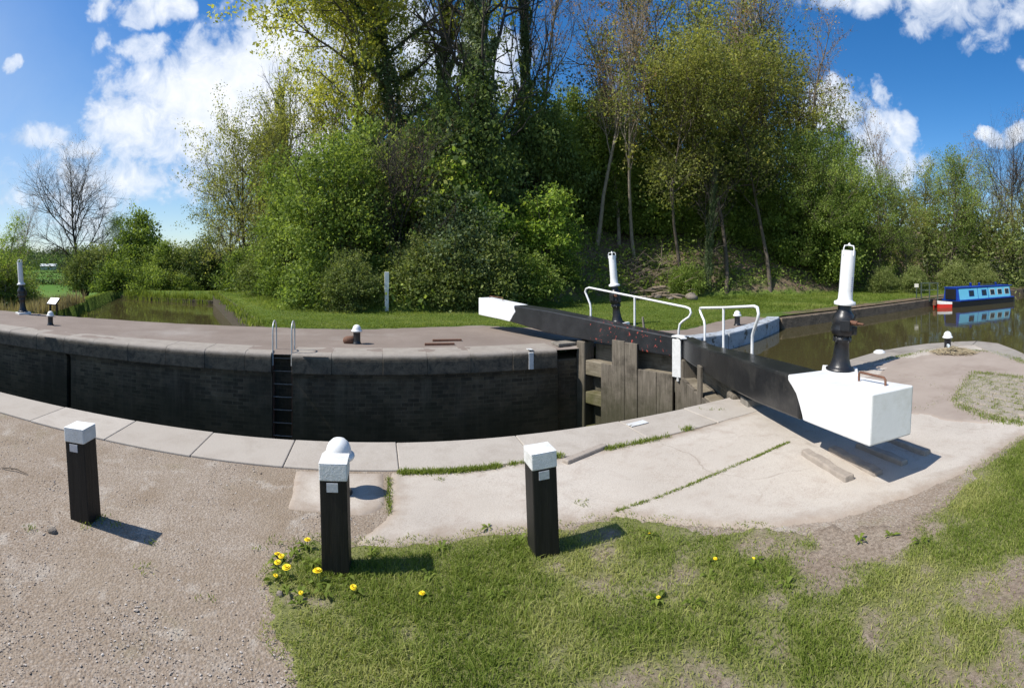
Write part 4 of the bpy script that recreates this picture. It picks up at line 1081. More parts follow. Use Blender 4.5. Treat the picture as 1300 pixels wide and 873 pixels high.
def grow(rng, h, r0, lv, spread=1.0, start=.25, up=(.0, .05, .08, .05), ang=(48, 45, 45), nch=(16, 7, 5), ratio=(.42, .5, .5), wob=(.06, .13, .18, .2), shape='round', lean=(0, 0)):
    out = []

    def br(p, d, L, r, level, tag_):
        n = (10, 6, 4, 3)[level]; pts = [p]; dd = d.copy()
        for i in range(n):
            dd = dd + rng.normal(0, wob[level], 3); dd[2] += up[level]; dd /= np.linalg.norm(dd)
            pts.append(pts[-1] + dd * L / n)
        pts = np.array(pts); rad = np.linspace(r, r * (.22 if level == 0 else .3), n + 1) if level else r * (1 - .85 * np.linspace(0, 1, n + 1)) + .25 * r * np.exp(-np.linspace(0, 1, n + 1) * 14)
        out.append((pts, rad, level, tag_))
        if level >= lv: return
        m = nch[level]; m = max(1, int(m * (L / (h * ratio[0] * .7)) ** .5)) if level else m
        ph = rng.uniform(0, 6.28)
        for k in range(m):
            t = (start + (1 - start) * (k + rng.uniform(0, 1)) / m) if level == 0 else rng.uniform(.18, 1)
            t = min(t, .985); q = t * n; i = int(q); f = q - i; pos = pts[i] * (1 - f) + pts[i + 1] * f
            tg = pts[i + 1] - pts[i]; tg /= np.linalg.norm(tg)
            ph += 2.4 + rng.uniform(-.5, .5); an = radians(ang[level] * rng.uniform(.7, 1.3) * ((1.15 - .55 * (t - start) / (1 - start)) if level == 0 else 1))
            u = np.cross(tg, [.3, .2, 1] if abs(tg[2]) < .9 else [1, .2, 0]); u /= np.linalg.norm(u); w = np.cross(tg, u)
            cd_ = tg * cos(an) + (u * cos(ph) + w * sin(ph)) * sin(an)
            if level == 0:
                tt = (t - start) / (1 - start)
                sh = {'round': .35 + .9 * sin(pi * min(1, .12 + .82 * tt)), 'up': 1.05 - .6 * tt, 'cone': 1.1 - .85 * tt, 'top': .45 + .6 * sin(pi * min(1, tt * .8 + .15))}[shape]
                CL = h * ratio[0] * sh * spread
            else: CL = L * ratio[level] * rng.uniform(.65, 1.25)
            rr = max(.006, min(rad[i] * .62, r * (.5 if level else .34)))
            br(pos, cd_, CL, rr, level + 1, tag_ if level else k)
    br(np.array([0, 0, -.4]), np.array([lean[0], lean[1], 1.0]) / np.linalg.norm([lean[0], lean[1], 1.0]), h, r0, 0, 0)
    return out


def tree_meshes(name, seed, h, r0, lv, leafmat, bark, nleaf, lsize, lsd=.28, ivy=0, ivyr=.5, ivymat='leaf_ivy', leaf_lv=2, sides=(8, 5, 4, 3), flat=.9, ivy_h=.75, ivy_br=.0, thin=.0, **kw):
    rng = np.random.default_rng(seed); B = grow(rng, h, r0, lv, **kw)
    V, Fc = tubes_np([(b[0], b[1], b[2]) for b in B], sides)
    parts = [('trunk', npmesh(name + '_trunk', V, Fc, M[bark], None, True))]
    if nleaf:
        src = [(b[0], b[3]) for b in B if b[2] >= leaf_lv]
        w = np.array([np.linalg.norm(s[0][-1] - s[0][0]) for s in src]); w /= w.sum(); cnt = rng.multinomial(nleaf, w)
        ct = {}; C = []; T = []
        for (pts, tg), n in zip(src, cnt):
            if n == 0: continue
            ct.setdefault(tg, rng.uniform(.15, .85)); q = rng.uniform(.2, 1, n) ** .8 * (len(pts) - 1); i = np.minimum(q.astype(int), len(pts) - 2); f = (q - i)[:, None]
            p = pts[i] * (1 - f) + pts[i + 1] * f + rng.normal(0, lsd, (n, 3)) * np.array([1, 1, .75])
            C.append(p); tw = rng.uniform(-.15, .15); T.append(ct[tg] + tw + rng.normal(0, .15, n))
        C = np.concatenate(C); T = np.concatenate(T); ok = (C[:, 2] > .15) & (rng.uniform(0, 1, len(C)) < 1 - thin * np.clip(C[:, 2] / h, 0, 1) ** 1.6)
        V, Fc, T = leaves_np(C[ok], lsize, rng, T[ok], flat); parts.append(('crown', npmesh(name + '_crown', V, Fc, M[leafmat], {'tint': T})))
    if ivy:
        C = []; T = []
        for pts, rad, lvv, tg in B:
            if lvv == 0: n = ivy; hi = ivy_h; R = ivyr
            elif lvv == 1 and ivy_br: n = int(ivy * .06); hi = ivy_br; R = ivyr * .38
            else: continue
            q = rng.uniform(0, hi, n) * (len(pts) - 1); i = np.minimum(q.astype(int), len(pts) - 2); f = (q - i)[:, None]; a = rng.uniform(0, 2 * pi, n)
            zz = q / (len(pts) - 1) / hi
            Rz = R * (1.25 - .75 * zz) * (.55 + .9 * vnoise(a * 1.2 + seed, q * 2.2)) * rng.uniform(.55, 1.05, n) ** .5
            p = pts[i] * (1 - f) + pts[i + 1] * f + np.stack([np.cos(a) * Rz, np.sin(a) * Rz, rng.normal(0, .12, n)], -1)
            C.append(p); T.append(.25 + .5 * vnoise(a * 2 + 9, q * 4) + rng.normal(0, .16, n))
        C = np.concatenate(C); T = np.concatenate(T); V, Fc, T = leaves_np(C, .085, rng, T, .6, .8)
        parts.append(('ivy', npmesh(name + '_ivy', V, Fc, M[ivymat], {'tint': T})))
    return parts


def bush_meshes(name, seed, rx, ry, h, leafmat, bark, nclump, per, lsize, csd=.22, stems=9, flat=.8, hollow=.5, low=.05, leafasp=.62):
    rng = np.random.default_rng(seed); C = []; T = []; B = []
    for k in range(nclump):
        a = rng.uniform(0, 2 * pi); zc = rng.uniform(low, 1); rr = (rng.uniform(hollow ** 2, 1)) ** .5
        pr = np.sqrt(max(.05, 1 - (max(zc - .35, 0) / .68) ** 2)) * (.72 + .28 * min(1, zc / .35))
        bump = .42 + .85 * vnoise(a * 1.5 + seed, zc * 3.2 + seed) + .25 * (vnoise(a * 4 + seed, zc * 9) - .5)
        c = np.array([rx * cos(a) * rr * pr * bump, ry * sin(a) * rr * pr * bump, h * zc * (.62 + .6 * vnoise(a * 1.9, rr * 2.5 + seed))])
        tt = rng.uniform(.2, .75); n = int(per * rng.uniform(.5, 1.5)); sd = csd * rng.uniform(.7, 1.4)
        p = c + rng.normal(0, 1, (n, 3)) * np.array([sd, sd, sd * .6]); C.append(p); T.append(tt + rng.normal(0, .14, n))
    for k in range(stems * 4):
        a = rng.uniform(0, 2 * pi); q = rng.uniform(.3, .98); up_ = rng.uniform(.45, 1.0); e = np.array([rx * cos(a) * q * (1.25 - .45 * up_), ry * sin(a) * q * (1.25 - .45 * up_), h * up_ * rng.uniform(.85, 1.22)]); sg = np.linspace(0, 1, 8)[:, None]
        pts = np.array([.12 * cos(a), .12 * sin(a), -.3]) * (1 - sg) + e * sg + np.array([0, 0, h * .2]) * np.sin(sg * pi) + np.cumsum(rng.normal(0, .022 * h / 3, (8, 3)), 0)
        B.append((pts, np.linspace((.02 + .008 * h) * (1 if k < stems else .45), .004, 8), 1))
        n = int(per * .9); t = rng.uniform(.45, 1, n) * 6.99; i = t.astype(int); f = (t - i)[:, None]; sd = csd * .38
        C.append(pts[i] * (1 - f) + pts[i + 1] * f + rng.normal(0, sd, (n, 3))); T.append(rng.uniform(.3, .8) + rng.normal(0, .13, n))
    C = np.concatenate(C); T = np.concatenate(T); ok = C[:, 2] > .03
    V, Fc, T = leaves_np(C[ok], lsize, rng, T[ok], flat, leafasp)
    tv, tf = tubes_np(B, (5, 5))
    return [('trunk', npmesh(name + '_stems', tv, tf, M[bark], None, True)), ('crown', npmesh(name + '_crown', V, Fc, M[leafmat], {'tint': T}))]


K = {}
K['sycamore'] = tree_meshes('sycamore', 11, 15, .24, 3, 'leaf_yellow', 'bark', 44000, .12, .24, ivy=9000, ivyr=.55, ivy_h=.62, ivy_br=.35, start=.22, ratio=(.34, .5, .48), nch=(20, 8, 5), ang=(55, 45, 45))
K['ivy_tower'] = tree_meshes('ivy_tower', 12, 15.5, .34, 3, 'leaf_ivy', 'bark_dark', 0, .1, ivy=22000, ivyr=.85, ivy_h=.86, ivy_br=.28, start=.18, ratio=(.30, .5, .5), nch=(20, 6, 5), ang=(52, 45, 40))
K['bare'] = tree_meshes('bare', 13, 14, .13, 3, 'bud', 'bark_pale', 2200, .08, .12, leaf_lv=3, start=.32, ratio=(.30, .5, .5), nch=(20, 8, 6), ang=(34, 34, 36), shape='up', up=(0, .1, .1, .08), sides=(7, 5, 3, 3))
K['olive'] = tree_meshes('olive', 14, 14, .22, 3, 'leaf_olive', 'bark', 27000, .115, .19, thin=.72, start=.2, ratio=(.34, .5, .5), nch=(22, 8, 5), ang=(52, 44, 45))
K['olive_b'] = tree_meshes('olive_b', 24, 13, .2, 3, 'leaf_olive', 'bark', 18000, .11, .19, thin=.6, ivy=6000, ivyr=.5, ivy_h=.45, start=.22, ratio=(.33, .5, .5), nch=(20, 8, 5), ang=(40, 40, 42), shape='up', up=(0, .08, .08, .05))
K['green'] = tree_meshes('green', 15, 11, .17, 3, 'leaf_green', 'bark', 30000, .095, .30, start=.16, ratio=(.36, .5, .5), nch=(22, 8, 5), ang=(55, 45, 45))
K['birch'] = tree_meshes('birch', 16, 11, .11, 3, 'leaf_bright', 'bark_pale', 13000, .085, .26, start=.2, ratio=(.26, .5, .5), nch=(22, 7, 5), ang=(40, 42, 45), shape='cone')
K['spreading_bare'] = tree_meshes('spreading_bare', 17, 9, .2, 3, 'bud', 'bark_dark', 4000, .05, .16, leaf_lv=3, start=.1, ratio=(.56, .5, .52), nch=(20, 13, 9), ang=(52, 42, 42), shape='round', up=(0, .06, .05, .04), sides=(8, 4, 3, 3))
K['willow'] = bush_meshes('willow', 18, 2.6, 2.3, 6.4, 'leaf_green', 'bark', 300, 130, .085, .34, 14)
K['olive_willow'] = tree_meshes('olive_willow', 19, 9.5, .2, 3, 'leaf_olive', 'bark', 24000, .10, .28, start=.1, ratio=(.46, .5, .5), nch=(20, 8, 5), ang=(58, 40, 42), shape='round', lean=(-.12, 0))
K['hedge'] = bush_meshes('hedge', 20, 1.7, 1.5, 2.7, 'leaf_hedge', 'bark', 190, 100, .07, .22, 12)
K['bramble'] = bush_meshes('bramble', 21, 1.5, 1.3, 1.5, 'leaf_green', 'bark', 110, 90, .065, .2, 10)
K['bright_bush'] = bush_meshes('bright_bush', 22, 1.4, 1.3, 2.6, 'leaf_bright', 'bark', 110, 80, .08, .2, 9, hollow=.3)
K['dark_bush'] = bush_meshes('dark_bush', 23, 2.6, 2.2, 5.0, 'leaf_dark', 'bark_dark', 190, 100, .11, .36, 9)
K['hawthorn'] = bush_meshes('hawthorn', 25, 2.6, 2.4, 5.2, 'leaf_green', 'bark_dark', 180, 130, .115, .34, 8)
K['ivy_bush'] = bush_meshes('ivy_bush', 26, 1.9, 1.6, 3.4, 'leaf_ivy', 'bark_dark', 170, 110, .08, .26, 6)


def plant(kind, name, px, d, h, label, cat='tree', zb=None, w=1.0, rot=None, group=None):
    base = {'sycamore': 15, 'ivy_tower': 15.5, 'bare': 14, 'olive': 14, 'olive_b': 13, 'green': 11, 'birch': 11, 'spreading_bare': 9, 'willow': 6.4, 'olive_willow': 9.5, 'hedge': 2.7, 'bramble': 1.5, 'bright_bush': 2.6, 'dark_bush': 5.0, 'hawthorn': 5.2, 'ivy_bush': 3.4, 'leaner': 12}[kind]
    p = pd(px, d); z = float(terrain(p.x, p.y)) if zb is None else zb; s = h / base
    o = empty(name, (p.x, p.y, z), (0, 0, random.uniform(0, 6.28) if rot is None else rot)); o.scale = (s * w, s * w, s)
    tag(o, label, cat, group)
    for nm, me in K[kind]: link(nm, me, o)
    return o


TW = 'trees of the wooded bank'
# --- left horizon group
plant('spreading_bare', 'bare_tree', 95, 47, 9.4, 'wide leafless tree with black twigs standing against pale sky', zb=-.6, w=.95, rot=1.0)
plant('birch', 'willow_tree', 4, 24, 5.6, 'thin pale green tree behind the paddle gear at the reedy end', zb=-1.2, w=1.0)
plant('bare', 'bare_tree', 14, 30, 7.4, 'slim leafless sapling rising over the pale green tree by the reeds', zb=-1.6, w=.8)
plant('hawthorn', 'hawthorn_tree', 178, 41, 6.9, 'rounded mid green tree beyond the pond, right of the wide leafless tree', zb=-1.3, w=.85)
plant('green', 'alder_tree', 152, 46, 6.6, 'loose green tree half hidden behind the rounded one beyond the pond', zb=-1.6, w=.8)
for px, d, h, kd, lb in ((108, 41, 3.6, 'hedge', 'grey-green bush below the wide leafless tree'), (130, 41, 3.8, 'hedge', 'scrubby bush at the pond corner under the leafless tree'), (205, 38, 3.8, 'hawthorn', 'dense bush at the far end of the pond, under the rounded tree'),
                         (232, 38, 3.8, 'hedge', 'dark scrub bush behind the middle of the far pond wall'), (262, 37, 4.0, 'dark_bush', 'dark bush at the inner corner of the far pond wall'), (152, 37.5, 2.6, 'bramble', 'bramble bush hanging over the far pond wall'), (190, 36, 2.0, 'bramble', 'low bramble along the far pond wall'), (236, 36, 1.6, 'bramble', 'low leafy clump at the foot of the far pond wall bushes'), (22, 27, 2.6, 'hedge', 'olive bush directly behind the far-off paddle gear'), (-8, 25, 3.6, 'hedge', 'tall scrub at the frame edge by the reeds')):
    plant(kd, 'bush', px, d, h, lb, 'bush', zb=-.7 if px > 60 else -1.4, group='bushes around the pond')
# --- left wood edge
plant('olive_willow', 'willow_tree', 318, 31, 8.6, 'broad olive willow leaning out over the pond grass', zb=0, w=.85, rot=.2)
plant('olive_willow', 'willow_tree', 290, 38, 7.6, 'olive tree behind the leaning willow at the far pond corner', zb=-.2, w=.75, rot=2.5)
plant('olive_willow', 'willow_tree', 356, 27, 8.2, 'olive willow filling the gap between the leaning willow and the soft green willow bush', w=.8, rot=4.1)
plant('olive_b', 'ash_tree', 335, 36, 11.0, 'slim ivy-stemmed tree poking above the olive willow', w=.5)
plant('ivy_tower', 'ivy_tree', 372, 31, 12.6, 'narrow ivy-wrapped trunk spiking out above the green willow', w=.62)
plant('willow', 'willow_tree', 425, 19.5, 6.6, 'big rounded green willow bush facing the lock beside the marker post', zb=0, w=.95, rot=.4)
plant('willow', 'willow_tree', 372, 22.5, 6.2, 'soft green willow bush next to the mown strip by the pond', zb=0, w=.9, rot=2.2)
plant('hawthorn', 'hawthorn_tree', 468, 22, 7.2, 'dense dark-hearted hawthorn behind the big green willow', zb=.4, w=.8)
plant('hedge', 'bush', 440, 17.2, 2.0, 'pale leafy bush in front of the green willow', 'bush', zb=0, w=.9)
plant('bramble', 'bush', 398, 18.4, 1.6, 'bramble clump spilling onto the mown strip', 'bush', zb=0)
plant('hedge', 'bush', 345, 25, 2.6, 'shady bush below the olive willow beside the pond grass', 'bush', zb=0)
plant('bramble', 'bush', 318, 30, 2.4, 'low green bush near the top of the pond wall', 'bush', zb=0)
# --- tall centre
plant('sycamore', 'sycamore_tree', 508, 25, 17.5, 'tall sycamore with yellow young leaves over an ivy-clad trunk', w=.95, rot=.7)
plant('sycamore', 'sycamore_tree', 446, 29, 14.5, 'yellow-leaved sycamore leaning toward the big cloud', w=.75, rot=3.4)
plant('bare', 'bare_tree', 395, 30, 16.0, 'leafless slender tree fanning into the cloud above the willows', w=.85, rot=1.2)
plant('ivy_tower', 'ivy_tree', 618, 22, 17.5, 'great dark ivy tower of a tree rising out of the picture', w=.8, rot=.5)
plant('ivy_tower', 'ivy_tree', 668, 27, 15.5, 'ivy-smothered forked trunk behind the great ivy tower', w=.45, rot=2.9)
plant('ivy_tower', 'ivy_tree', 556, 27, 14.0, 'ivy-clad trunk between the yellow sycamore and the ivy tower', w=.55, rot=4.2)
plant('hawthorn', 'holly_tree', 540, 21, 6.4, 'green tree filling the gap behind the hedge below the sycamore', zb=.8, w=.8)
plant('dark_bush', 'holly_tree', 676, 25, 6.4, 'dark holly mass beside the great ivy tower', w=.75)
plant('dark_bush', 'holly_tree', 590, 22.5, 6.5, 'dark evergreen at the foot of the ivy tower', w=.9)
plant('ivy_bush', 'bush', 575, 18.9, 3.6, 'glossy ivy bush above the hedge below the ivy tower', 'bush', zb=.7)
# --- hedge at the grass edge
plant('hedge', 'bush', 528, 18.0, 2.5, 'clipped-looking green hedge bush right of the white marker post', 'bush', zb=.0, rot=.3)
plant('hedge', 'bush', 572, 17.9, 2.6, 'middle bush of the green hedge on the lockside grass', 'bush', zb=.0, rot=1.7)
plant('hedge', 'bush', 615, 18.3, 2.7, 'hedge bush behind the white tip of the far beam', 'bush', zb=.1, rot=3.0)
plant('bramble', 'bush', 660, 19.4, 1.9, 'ragged bush ending the hedge over the far beam', 'bush', zb=.2)
plant('bright_bush', 'elder_tree', 592, 20.3, 4.7, 'bright lime-leaved elder above the hedge, below the ivy tower', zb=.9, w=.9)
plant('bright_bush', 'elder_tree', 690, 21.2, 3.2, 'bright leafy sapling spreading over the shady bank', zb=1.5, w=1.0)
plant('bramble', 'bush', 706, 21.0, 1.2, 'shaded low bush at the dark foot of the bank', 'bush')
# --- gap with bare stems
plant('bare', 'bare_tree', 757, 25.5, 15, 'first of three slender pale trunks with rusty buds above the far paddle gear', w=.8, rot=.1)
plant('bare', 'bare_tree', 786, 26.5, 15, 'middle slender pale trunk of the three with rusty buds', w=.75, rot=2.2)
plant('bare', 'bare_tree', 806, 26, 14, 'last of three slender pale trunks, nearest the olive maples', w=.8, rot=4.4)
plant('bare', 'bare_tree', 690, 30, 15, 'leafless tree with crossing twigs against blue sky by the ivy tower', w=.9, rot=5.0)
plant('hawthorn', 'hawthorn_tree', 722, 31, 6.6, 'round green crown seen through the slender pale trunks', w=.75)
plant('hawthorn', 'hawthorn_tree', 765, 34, 6.6, 'paler green crown behind the slender pale trunks', w=.8)
plant('dark_bush', 'bush', 745, 27.5, 4.6, 'dark bush on the slope between the slender trunks', 'bush')
# --- olive maples
plant('olive', 'maple_tree', 840, 29, 13.6, 'broad olive maple with hanging leaf clumps behind the far handrail', w=.9, rot=.6)
plant('olive_b', 'maple_tree', 885, 31, 15.5, 'upright olive maple with an ivy foot, the tallest by the blue gap', w=.95, rot=1.9)
plant('olive', 'maple_tree', 936, 31, 13.0, 'dense olive maple above the bollard on the grass', w=.9, rot=3.1)
plant('olive_b', 'maple_tree', 975, 31, 14.0, 'twiggy upright maple whose thin top leans to the clouds', w=.95, rot=4.0)
plant('olive', 'maple_tree', 1018, 31.5, 10.8, 'olive maple standing left of the white clouds over the canal', w=.85, rot=5.2)
plant('bare', 'bare_tree', 905, 30, 16.5, 'thin leafless top showing between the two tallest maples', w=.9)
plant('bare', 'bare_tree', 965, 32, 15.5, 'hazy leafless tree at the shoulder of the wood', w=1.1)
plant('bare', 'bare_tree', 1030, 33, 13.2, 'leafless twigs reaching into the blue beside the wood shoulder', w=1.0)
K['leaner'] = tree_meshes('leaner', 27, 12, .13, 3, 'leaf_olive', 'bark', 17000, .10, .3, start=.4, ratio=(.30, .5, .5), nch=(16, 7, 5), ang=(60, 45, 45), lean=(.16, .05))
for px, d, h, kd, w, rt, lb in ((842, 28.5, 6.4, 'green', .9, 0, 'drooping green understorey tree up the slope behind the brush pile'), (886, 29.0, 6.0, 'green', .8, 2, 'understorey tree with lit drooping sprays high above the grass'), (1000, 28.5, 6.2, 'green', .9, 4, 'green understorey tree hanging over the start of the dark bank wall'),
                                (1040, 28.5, 7.0, 'green', .9, 1, 'green understorey tree directly behind the top of the near paddle gear'), (940, 30, 6.0, 'dark_bush', .8, 0, 'dark understorey tree in the shade of the maples'), (922, 25.2, 11.5, 'leaner', 1, .3, 'leaning pale trunk rising from the grass edge behind the near handrail'), (978, 26.0, 12.0, 'leaner', 1, .6, 'slim pale leaning trunk between the near handrail and the near paddle gear'), (868, 25.4, 10.5, 'leaner', .9, 2.5, 'slim leaning trunk rising behind the brush pile')):
    plant(kd, 'understorey_tree', px, d, h, lb, w=w, rot=rt)
for px, d, h, kd, w, rt, lb in ((703, 26.5, 5.0, 'hawthorn', .9, 1, 'green hawthorn on the slope directly right of the dark holly mass'), (748, 28.0, 5.6, 'hawthorn', .9, 2.2, 'green hawthorn behind the first slender pale trunk'), (792, 27.8, 5.2, 'willow', .75, 3, 'soft green willow scrub behind the last slender pale trunk'),
                                (826, 28.2, 5.6, 'hawthorn', .9, 4, 'hawthorn on the slope just above the brush pile'), (868, 28.5, 5.4, 'willow', .8, 5, 'willow scrub up the slope above the far handrail end'), (912, 28.5, 5.2, 'hawthorn', .9, .5, 'hawthorn on the slope above the near handrail'), (958, 28.6, 5.0, 'willow', .8, 1.5, 'willow scrub on the slope between the two pale leaning trunks'), (1012, 28.5, 5.0, 'hawthorn', .9, 2.5, 'hawthorn on the slope left of the near paddle gear tube'), (1062, 29, 5.4, 'hawthorn', .9, 3.5, 'hawthorn on the slope right of the near paddle gear tube')):
    plant(kd, 'hawthorn_tree' if kd == 'hawthorn' else 'willow_scrub', px, d, h, lb, w=w, rot=rt)
plant('spreading_bare', 'dead_tree', 498, 19.2, 5.2, 'grey leafless tangle of dead branches in front of the ivy behind the marker post', zb=.3, w=.8, rot=2)
plant('ivy_tower', 'ivy_tree', 897, 25.0, 6.5, 'short ivy-wrapped trunk at the foot of the maples', w=.6)
plant('bramble', 'bush', 872, 24.6, 1.5, 'bushy clump beside the brush pile on the bank', 'bush', w=.7)
# --- right wood
plant('birch', 'birch_tree', 1092, 31, 10.6, 'light green birch in front of the white cloud', w=1.0, rot=.8)
plant('bare', 'poplar_tree', 1132, 34, 11.2, 'pale leafless poplar in front of the white cloud', w=.75, rot=2)
plant('olive_b', 'maple_tree', 1065, 34, 8.6, 'smaller olive maple tucked behind the near paddle gear top', w=.9)
for i, (px, d, h, kd, w, lb) in enumerate(((1112, 30, 6.2, 'green', .9, 'green tree low on the bank under the poplar'), (1150, 31, 6.6, 'olive', .8, 'olive tree left of the moored boat, overhanging the wall'), (1178, 36, 8.0, 'olive_b', .9, 'twiggy olive tree standing behind the railing'), (1205, 34, 8.0, 'green', .8, 'green tree directly behind the boat bow'),
                                          (1232, 38, 8.4, 'olive_b', .9, 'brownish tree behind the boat windows'), (1258, 36, 7.6, 'olive', .8, 'olive tree behind the stern half of the boat'), (1285, 40, 9.6, 'spreading_bare', .6, 'dark bare tree with bent trunk on the bare slope'), (1302, 37, 8.4, 'olive_b', .9, 'twiggy tree at the frame edge above the bare slope'), (1325, 42, 9, 'olive', .9, 'last tree of the canal wood at the frame edge'),
                                          (1195, 42, 9.6, 'bare', 1.2, 'leafless brown tree over the boat bow'), (1250, 44, 9.6, 'bare', 1.2, 'leafless brown tree over the boat stern'))):
    plant(kd, 'bank_tree', px, d, h, lb, w=w, group=TW)
for px, d, h, kd, lb in ((1160, 28, 1.5, 'hedge', 'bush over the bank wall near the railing'), (1215, 31, 1.8, 'hedge', 'olive scrub just behind the boat roof'), (1245, 33, 1.7, 'hedge', 'scrub on the slope above the boat'), (1120, 28, 1.4, 'hedge', 'bush on the bank above the straight canal wall')):
    plant(kd, 'bush', px, d, h, lb, 'bush', group='scrub on the canal bank')


# --- background wood behind the named trees: one mass nobody could count
def wood_mass():
    rng = np.random.default_rng(31); C = []; T = []
    n = 2300; a = rng.uniform(300, 1400, n); d = rng.uniform(33, 46, n)
    lim = np.interp(a, [300, 360, 450, 560, 680, 760, 860, 980, 1040, 1090, 1150, 1250, 1400], [3.0, 4.0, 6.0, 8, 6.5, 6.0, 8.5, 8.0, 5.0, 3.4, 4.2, 5.0, 5.2])
    x = d * np.sin((a - AX) / FP); y = d * np.cos((a - AX) / FP); g = terrain(x, y); hh = lim * (.6 + .7 * fbm(a * .03, d * .3))
    z = g + hh * rng.uniform(0, 1, n) ** .8
    m = 38
    c = np.stack([x, y, z], -1)[:, None, :] + rng.normal(0, .55, (n, m, 3)) * np.array([1, 1, .7]); tt = rng.uniform(.1, .7, n)[:, None] + rng.normal(0, .14, (n, m))
    V, Fc, T = leaves_np(c.reshape(-1, 3), .17, rng, tt.ravel(), .4)
    o = link('woodland_foliage', npmesh('woodland_foliage', V, Fc, M['leaf_hedge'], {'tint': T})); tag(o, 'dim green mass of woodland closing the view behind the bank trees', kind='stuff')


wood_mass()


def undergrowth():
    """ivy, nettles and brambles carpeting the slope"""
    rng = np.random.default_rng(32); n = 6000
    a = rng.uniform(470, 1330, n); d = rng.uniform(16, 36, n); x = d * np.sin((a - AX) / FP); y = d * np.cos((a - AX) / FP)
    t = sdist(x, y, WOOD); k = (t > .2) & (t < 14) & (fbm(x * .55 + 4, y * .55, 3) + rng.uniform(-.12, .12, n) > .36); x, y = x[k], y[k]; n = len(x)
    z = terrain(x, y); m = 36
    c = np.stack([x, y, z + .18], -1)[:, None, :] + rng.normal(0, 1, (n, m, 3)) * np.array([.36, .36, .22]); tt = rng.uniform(.2, .75, n)[:, None] + rng.normal(0, .13, (n, m))
    V, Fc, T = leaves_np(c.reshape(-1, 3), .10, rng, tt.ravel(), 1.0)
    o = link('undergrowth', npmesh('undergrowth', V, Fc, M['leaf_green'], {'tint': T})); tag(o, 'low nettles and ivy creeping over the shaded woodland slope', kind='stuff')


undergrowth()


# --- log and brush pile on the bank
def log_pile():
    p_ = gp(816, 381)
    r = tag(empty('brush_pile', gp(816, 381)), 'pile of sawn logs, dead branches and stones heaped at the foot of the bank', 'brush pile')
    rg = random.Random(8); base = r.location; sd = Vector((cos(.55), -sin(.55), 0)); bk = Vector((sin(.55), cos(.55), 0))
    for i in range(11):
        c = sd * rg.uniform(-1.2, 2.0) + bk * rg.uniform(0, 1.2) + Vector((0, 0, rg.uniform(.05, .55))); dr = (sd * rg.uniform(.5, 1) + bk * rg.uniform(-.5, .5) + Vector((0, 0, rg.uniform(-.3, .2)))).normalized() * rg.uniform(.4, 1.0)
        mb = MB(); q = rg.uniform(.05, .12); mb.tube([c - dr, c + Vector((0, 0, .05)), c + dr], [q, q * .9, q * .7], 8); mb.build('log', M['deadwood'], r)
    for i in range(9):
        c = sd * rg.uniform(-.2, 2.4) + bk * rg.uniform(-.3, .8); s = rg.uniform(.10, .24)
        o = rock('stone', (c.x, c.y, s * .6), (s * 1.3, s, s * .8), M['rock'], None, None, None, i + 20); o.parent = r
    mb = MB()
    for i in range(120):
        c = sd * rg.gauss(-.3, 1.3) + bk * rg.uniform(.2, 2.2); c.z = .1 + max(0, c.dot(bk) - .1) * .8 + rg.uniform(0, .3); dr = (sd * rg.uniform(-1, 1) + bk * rg.uniform(-.5, .5) + Vector((0, 0, rg.uniform(-.1, .5)))).normalized() * rg.uniform(.3, 1.1)
        mb.tube([c, c + dr * .5 + Vector((0, 0, rg.uniform(0, .12))), c + dr], [.02, .014, .006], 4, 0, False)
    q = mb.build('brushwood', M['deadwood'], r); q['kind'] = 'stuff'


log_pile()


# --- grasses
def blades(name, x, y, z, h, w, tint, mat, label, seed, spread=.5):
    rng = np.random.default_rng(seed); n = len(x); a = rng.uniform(0, 2 * pi, n); u = np.stack([np.cos(a), np.sin(a), np.zeros(n)], -1)
    b = a + rng.normal(pi / 2, .6, n); l = np.stack([np.cos(b), np.sin(b), np.zeros(n)], -1) * (np.abs(rng.normal(0, spread, n)) * h)[:, None]
    p = np.stack([x, y, z], -1); hv = np.stack([np.zeros(n), np.zeros(n), h], -1); W = w[:, None] if hasattr(w, '__len__') else w
    V = np.stack([p - u * W, p + u * W, p + u * W * .7 + hv * .6 + l * .4, p - u * W * .7 + hv * .6 + l * .4, p + l * 1.1 + hv], 1)
    i = np.arange(n)[:, None] * 5; q1 = i + np.array([[0, 1, 2, 3]]); q2 = i + np.array([[3, 2, 4, 4]])
    F3 = np.concatenate([i + np.array([[0, 1, 2]]), i + np.array([[0, 2, 3]]), i + np.array([[3, 2, 4]])])
    o = link(name, npmesh(name, V.reshape(-1, 3), F3, mat, {'tint': np.repeat(np.clip(tint, 0, 1), 5)})); return tag(o, label, kind='stuff')


def verge_grass():
    rng = np.random.default_rng(41); N = 560000
    x = rng.uniform(-.9, 5.6, N); y = rng.uniform(-.9, 3.1, N)
    d = np.hypot(x, y); k = (d > 1.75) & (sdist(x, y, VERGE) + .13 * (fbm(x * 5, y * 5) - .5) * 2 > -.05) & (np.arctan2(x, y) < 1.42); x, y = x[k], y[k]
    l = lush(x, y) * (.35 + .65 * ss(-.05, .22, sdist(x, y, VERGE))); k = rng.uniform(0, 1, len(x)) < np.clip(l, .02, 1) ** 1.5 * .85; x, y, l = x[k], y[k], l[k]
    n = len(x); tuft = fbm(x * 6, y * 6, 3); h = (.007 + .016 * l * tuft * 1.5) * rng.uniform(.5, 1.4, n)
    dry = fbm(x * 2.5 + 7, y * 2.5 + 2, 3); t = .36 + .9 * (dry - .38) + rng.normal(0, .19, n) + .3 * (1 - l)
    blades('verge_grass', x, y, np.full(n, .012), h, .0018 + .0013 * rng.uniform(0, 1, n), t, M['grass'], 'short patchy grass blades on the near verge', 42, 1.1)
    print('verge blades', n)


verge_grass()


